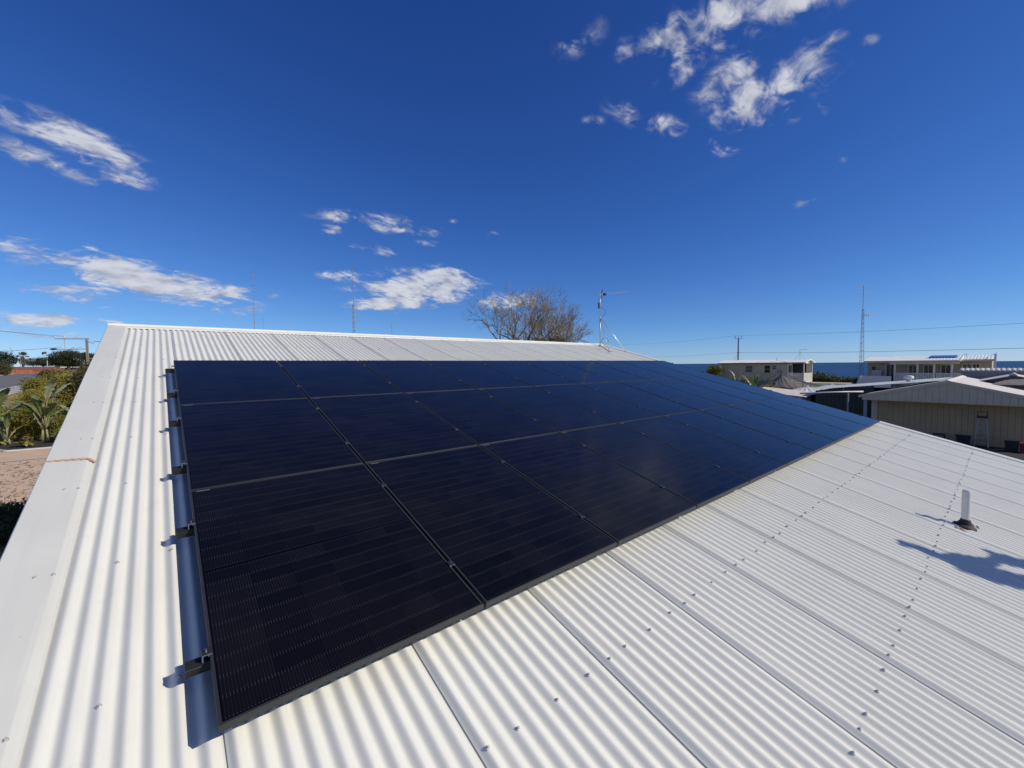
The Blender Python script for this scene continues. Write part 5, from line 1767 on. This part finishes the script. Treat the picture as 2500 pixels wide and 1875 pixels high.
g_ = 'street wires'
wire('overhead wire from the crossarm tip towards the picture edge', up_world(3.75, H_ + 0.26), (-26, 36, 10.6), 0.5, 0.012, g_)
wire('overhead wire from the middle insulator towards the picture edge', up_world(2.65, H_ + 0.26), (-25, 34, 10.1), 0.5, 0.012, g_)
wire('overhead wire from pole top on to the far pole', up_world(1.55, H_ + 0.28), (-9.3, 104.2, 9.9), 0.4, 0.012, g_)
wire('low service wire crossing left above the street', up_world(3.0, 4.95), (-23, 60, 6.2), 0.4, 0.016, g_)
wire('service wire dipping from the lamp arm to the far houses', up_world(1.5, 4.95), (-26, 150, 7.0), 1.0, 0.02, g_)
wire('service wire running level to the dark edge tree', up_world(0.6, 4.95), (-26, 118, 6.2), 0.6, 0.016, g_)

# coast road pole with its two wires
cp = thing('utility_pole', 'slim coast pole rising behind the balcony house', 'utility pole', (95.4, 36.0, 0))
MB().tube([(0, 0, -0.2), (0, 0, 10.1)], [0.17, 0.12], 8).build('pole', mat('dark_pole', (0.07, 0.06, 0.055), 0.8), cp)
dr_ = Vector((0.766, -0.642, 0))
MB().tube([dr_ * -0.75 + Vector((0, 0, 10.05)), dr_ * 0.75 + Vector((0, 0, 10.05))], 0.06, 6).build('crossarm', M_STOBIE, cp)
for s in (-0.7, 0.0, 0.7):
    MB().tube([dr_ * s + Vector((0, 0, 10.1)), dr_ * s + Vector((0, 0, 10.6))], [0.04, 0.06], 6).build('insulator', M_DARKP, cp)
MB().tube([dr_ * -0.3 + Vector((0, 0, 7.05)), dr_ * 0.3 + Vector((0, 0, 7.05))], 0.06, 6).build('bracket', M_STOBIE, cp)
MB().tube([Vector((0, 0, 6.9)), dr_ * -1.0 + Vector((0, 0, 5.2))], 0.025, 5).build('stay', M_GALV, cp)
# upper wire sags between poles; it runs on past both picture edges
g_ = 'coast road wires'
for (za, zb, zl, lab) in ((10.75, 7.9, 12.4, 'upper'), (7.05, 5.95, 7.9, 'lower')):
    a = (95.4, 36.0, za)
    e = (47.6, -21.7, zb)
    wire('%s power line sweeping right from the coast pole' % lab, a, e, 0.55 if lab == 'upper' else 0.4, 0.013 if lab == 'upper' else 0.02, g_)
    wire('%s power line running left from the coast pole' % lab, a, (133.2, 96.0, zl), 0.6, 0.016, g_)
np2 = thing('utility_pole', 'utility pole standing past the right picture edge', 'utility pole', (47.6, -21.7, 0))
MB().tube([(0, 0, -0.2), (0, 0, 8.1)], [0.17, 0.12], 8).build('pole', M_STOBIE, np2)
MB().tube([dr_ * -0.9 + Vector((0, 0, 7.85)), dr_ * 0.9 + Vector((0, 0, 7.85))], 0.06, 6).build('crossarm', M_STOBIE, np2)


def lattice(parent, h, w0, w1, n, r, m_):
    mb = MB()
    cs = [(math.cos(a), math.sin(a)) for a in (0.3, 0.3 + 2.094, 0.3 + 4.189)]
    def P(k, z):
        w = (w0 + (w1 - w0) * z / h) * 0.58
        return Vector((cs[k][0] * w, cs[k][1] * w, z))
    legs = []
    for k in range(3):
        legs.append(MB().tube([P(k, 0), P(k, h)], r * 1.5, 5).build('tower_leg', m_, parent))
    for i in range(n):
        z0, z1 = h * i / n, h * (i + 1) / n
        for k in range(3):
            j = (k + 1) % 3
            a, b_ = (P(k, z0), P(j, z1)) if i % 2 else (P(j, z0), P(k, z1))
            mb.tube([a, b_], r * 0.8, 4, caps=False)
            if i % 3 == 0:
                mb.tube([P(k, z1), P(j, z1)], r * 0.7, 4, caps=False)
    o = mb.build('bracing', m_, parent)
    o['kind'] = 'stuff'


# tall radio mast between the two seaside houses
M_LATT = mat('weathered_lattice', (0.30, 0.29, 0.28), 0.6, metal=0.4)
rt = thing('radio_mast', 'tall lattice radio mast between the two seaside houses', 'radio mast', (66.9, 10.15, 0))
lattice(rt, 11.3, 0.60, 0.16, 40, 0.013, M_LATT)
MB().tube([(0, 0, 11.2), (0, 0, 14.2)], 0.035, 6).build('mast_tube', M_LATT, rt)
sx = Vector((0.766, -0.642, 0.0))
for z, l, tilt in ((14.15, 1.05, 0.08), (13.35, 0.9, 0.03), (12.55, 0.95, 0.05), (11.75, 0.85, 0.04)):
    MB().tube([sx * -l + Vector((0, 0, z - tilt * l)), sx * l + Vector((0, 0, z + tilt * l))], 0.022, 5).build('antenna_rod', M_LATT, rt)
MB().tube([Vector((0, 0, 10.55)), sx * 1.75 + Vector((0, 0, 10.62))], 0.03, 5).build('side_boom', M_LATT, rt)
for s in (0.2, 0.45, 0.7):
    MB().tube([sx * s + Vector((0, 0, 10.4)), sx * s + Vector((0, 0, 10.75))], 0.02, 5).build('boom_rod', M_LATT, rt)

# the two inland masts beyond the ridge
def mast(label, x, y, ztop, lat, rods, thick):
    gz_ = ground_z(x, y)
    t = thing('radio_mast', label, 'radio mast', (x, y, gz_))
    h = ztop - gz_
    if lat:
        lattice(t, lat - gz_, 0.45, 0.22, 36, 0.016, M_LATT)
    MB().tube([(0, 0, 0 if not lat else lat - gz_ - 0.3), (0, 0, h)], [thick, thick * 0.6], 6).build('mast_tube', M_LATT, t)
    for zz, l in rods:
        MB().tube([sx * -l + Vector((0, 0, h - zz)), sx * l + Vector((0, 0, h - zz))], 0.02, 5).build('antenna_rod', M_LATT, t)
    return t


mast('slim pole mast with four short rods rising above the ridge, leftmost of the two', 10.6, 70.8, 18.9, 0, ((0.0, 0.35), (1.0, 0.35), (1.95, 0.33), (2.9, 0.33), (7.4, 0.2)), 0.055)
mast('latticed mast before the white cloud above the ridge, rightmost of the two', 19.9, 55.3, 17.9, 13.1, ((0.0, 0.30), (0.9, 0.25), (1.8, 0.25), (2.8, 0.28), (4.9, 0.3)), 0.04)
mast('faint far pole mast just right of the slim mast', 16.9, 102.0, 15.3, 0, ((0.3, 0.1),), 0.04)
mast('short far mast showing a tip over the middle of the ridge', 33.9, 74.7, 12.9, 0, ((0.2, 0.12), (0.7, 0.12)), 0.05)
mast('hair-thin mast above the dark edge tree far left', -33.5, 183.3, 11.0, 0, ((0.2, 0.3), (1.2, 0.3)), 0.08)
mast('second hair-thin mast beside the far palm', -33.0, 190.0, 9.6, 0, ((0.2, 0.2),), 0.07)


# ------------------------------------------------------------------ bare trees behind the ridge
def bare_tree(label, x, y, ztop, spread, seed, lean=0.0, split=3, twist=0.9):
    gz_ = ground_z(x, y)
    t = thing('bare_tree', label, 'tree', (x, y, gz_), 0, 'bare trees behind the ridge')
    rg = random.Random(seed)
    H = ztop - gz_
    trunk, limbs, twigs = MB(), MB(), MB()

    def grow(p, d, length, r, depth):
        n = 4 if depth < 4 else 3
        pts, rr = [p], [r]
        for i in range(n):
            d = (d + Vector((rg.gauss(0, 1), rg.gauss(0, 1), rg.gauss(0, 0.8) + 0.12)) * 0.20 * twist).normalized()
            p = p + d * length / n
            pts.append(p)
            rr.append(max(0.009, r * (1 - 0.36 * (i + 1) / n)))
        tgt = trunk if depth == 0 else limbs if depth < 4 else twigs
        tgt.tube(pts, rr, 7 if depth < 2 else 5 if depth < 4 else 3, caps=False)
        if depth >= 6:
            return
        k = rg.choice((2, 3, 3)) if depth < 3 else 3 if depth < 5 else rg.choice((4, 5, 6))
        for j in range(k):
            a = rg.uniform(0, 6.28)
            ax = d.cross(Vector((math.cos(a), math.sin(a), 0.3))).normalized()
            ang = rg.uniform(0.30, 0.95) * spread
            nd = (d * math.cos(ang) + ax * math.sin(ang))
            nd = (nd + Vector((0, 0, 0.09))).normalized()
            at = pts[-1] if j < 2 else pts[rg.randint(1, n)]
            grow(at, nd, length * rg.uniform(0.60, 0.84), rr[-1] * rg.uniform(0.62, 0.82), depth + 1)

    for s in range(split):
        a = s * 6.28 / split + rg.random()
        d = Vector((math.cos(a) * 0.32 * spread + lean * 0.766, math.sin(a) * 0.32 * spread - lean * 0.642, 1)).normalized()
        grow(Vector((math.cos(a) * 0.2, math.sin(a) * 0.2, -0.1)), d, H * 0.25, 0.44, 0)
    # scale to the wanted height
    zmax = max(q[2] for q in twigs.v)
    k = H / zmax
    for b_ in (trunk, limbs, twigs):
        b_.v = [(q[0] * k, q[1] * k, q[2] * k) for q in b_.v]
    trunk.build('trunk', M_BARK, t, smooth=True)
    lb = limbs.build('limbs', M_BARK, t, smooth=True)
    lb['kind'] = 'stuff'
    tw = twigs.build('twigs', M_BARK, t)
    tw['kind'] = 'stuff'
    return t


bare_tree('spreading leafless tree behind the ridge, leftmost and tallest', 38.5, 42.4, 16.4, 0.82, 5, -0.10, 4)
bare_tree('upright leafless tree behind the ridge, middle one', 41.3, 39.8, 15.3, 0.62, 44, -0.04, 3, 1.1)
bare_tree('smaller leafless tree behind the ridge, right of the others', 43.3, 38.1, 13.3, 0.62, 62, -0.04, 3)
shrub('shrub', 'low brown scrub at the feet of the bare trees', 40.2, 41.0, 7.1, (3.4, 3.4, 2.0), 2600, 0.35, 51, F_BROWN)
shrub('shrub', 'yellowish leafy bush before the right bare tree', 42.6, 38.6, 8.0, (0.9, 0.9, 1.2), 900, 0.3, 52, F_OLIVE, up=0.9)

# ------------------------------------------------------------------ seaside planting
shrub('shrub', 'round olive bush at the left end of the balcony house', 80.0, 34.2, 3.2, (2.0, 1.8, 1.7), 2600, 0.3, 61, F_OLIVE)
banana('banana_plant', 'banana plant with arching leaves just past the panel edge, left one', 46.0, 16.6,
       [(100, 80, 1.4, 1.4, 0.45), (-80, 75, 1.2, 1.6, 0.45), (170, 60, 1.0, 1.5, 0.5), (-20, 55, 1.0, 1.4, 0.5)], 64, 1.75, pale=(0, 1))
banana('banana_plant', 'banana plant with arching leaves just past the panel edge, right one', 45.5, 14.6,
       [(75, 55, 1.2, 1.9, 0.5), (-75, 50, 1.3, 2.2, 0.5), (-100, 40, 1.0, 1.8, 0.5), (170, 60, 1.0, 1.5, 0.5), (10, 70, 1.2, 1.4, 0.5)], 65, 1.6, pale=(1, 2))
shrub('shrub', 'tangled green garden shrub below the thatched umbrella', 50.0, 14.9, 1.7, (1.3, 1.5, 0.75), 2600, 0.2, 62, F_OLIVE)
shrub('shrub', 'low brown-green shrub under the banana leaves', 48.0, 16.6, 1.9, (1.2, 1.5, 0.8), 2200, 0.2, 63, F_BROWN)
shrub('flowering_shrub', 'small shrub with pink flowers behind the pale low roof', 55.8, 13.6, 1.5, (0.5, 0.9, 0.5), 900, 0.14, 66, mat('pink_flowers', (0.30, 0.06, 0.09), 0.6, c2=(0.06, 0.08, 0.03), scale=5))
# dune scrub between road and sea: one mass
mb = MB()
rg = random.Random(70)
for (cx, cy, cz, rx, ry, rz, n) in ((126, 33, 0.2, 4, 9, 2.2, 5200), (128, 24, 0.0, 4, 8, 1.7, 4200), (127, 15.5, 0.6, 4, 4.5, 2.9, 4200), (126, 8, 0.2, 4, 7, 2.2, 3000), (127, -4, 0.0, 4, 9, 1.8, 3000), (126, 47, 0.0, 4, 9, 2.0, 3000)):
    sub = leaf_cloud((cx, cy, cz), (rx, ry, rz), n, 0.55, rg.randint(0, 9999), 12)
    mb.add(sub.v, sub.f)
mb.build('dune_scrub', F_DUNE, None, kind='stuff', label='low dune scrub along the shore', cat='scrub')
shrub('shrub', 'dark coastal bush at the foot of the radio mast', 70.5, 10.7, 1.6, (1.3, 1.2, 1.7), 2600, 0.2, 67, F_DARK)

# ------------------------------------------------------------------ made-up plant out of view past the eave, added to cast the roof shadow
def off_sun(u, v, t):
    p = RF(u, v, CREST)
    return p + SUN * t


ep = off_sun(5.7, -1.95, 3.4)
ep_base = Vector((ep.x + 0.25, min(ep.y - 0.4, -4.0), 0.0))
shadow_caster = thing('banana_plant', 'made-up paddle-leaved plant out of view past the eave, shaped to cast a roof shadow', 'plant', ep_base)
for k in range(2):
    MB().tube([(0.1 * k, 0, -0.05), (0.08 * k, 0, 3.1)], [0.13, 0.08], 8).build('stem', F_STEM, shadow_caster, smooth=True)
rg = random.Random(4)
shadow_outlines = [  # blades cut to the wanted shadow shape, set back towards the sun
    [(5.04, -1.20), (5.15, -1.17), (5.22, -1.26), (5.27, -1.46), (5.46, -1.55), (5.60, -1.68), (5.73, -1.76), (5.62, -1.83), (5.52, -1.80), (5.55, -1.88), (5.75, -2.10), (5.35, -2.12), (5.24, -1.97), (5.10, -1.78), (5.06, -1.60), (5.13, -1.49), (5.08, -1.42), (5.10, -1.32)],
    [(5.88, -1.66), (5.97, -1.80), (6.08, -1.97), (6.15, -2.25), (5.9, -2.2), (5.80, -1.98), (5.72, -1.86), (5.62, -1.80), (5.74, -1.75), (5.84, -1.76)],
]
for ol in shadow_outlines:
    mb = MB()
    ring = []
    tt = 3.2 + rg.random() * 0.3
    for i, (u, v) in enumerate(ol):
        ring.append(off_sun(u, v, tt + 0.12 * math.sin(i * 1.3)) - ep_base)
    mb.add(ring, [tuple(range(len(ring)))])
    lf = mb.build('leaf', F_BANANA, shadow_caster)
    md = lf.modifiers.new('thickness', 'SOLIDIFY')
    md.thickness = 0.006
    c = sum(ring, Vector()) / len(ring)
    MB().tube([(0.05, 0, 3.0), Vector((0.05, 0, 3.0)).lerp(c, 0.5) + Vector((0, 0, 0.2)), c], [0.035, 0.025, 0.015], 6).build('leaf_stalk', F_STEM, shadow_caster, smooth=True)
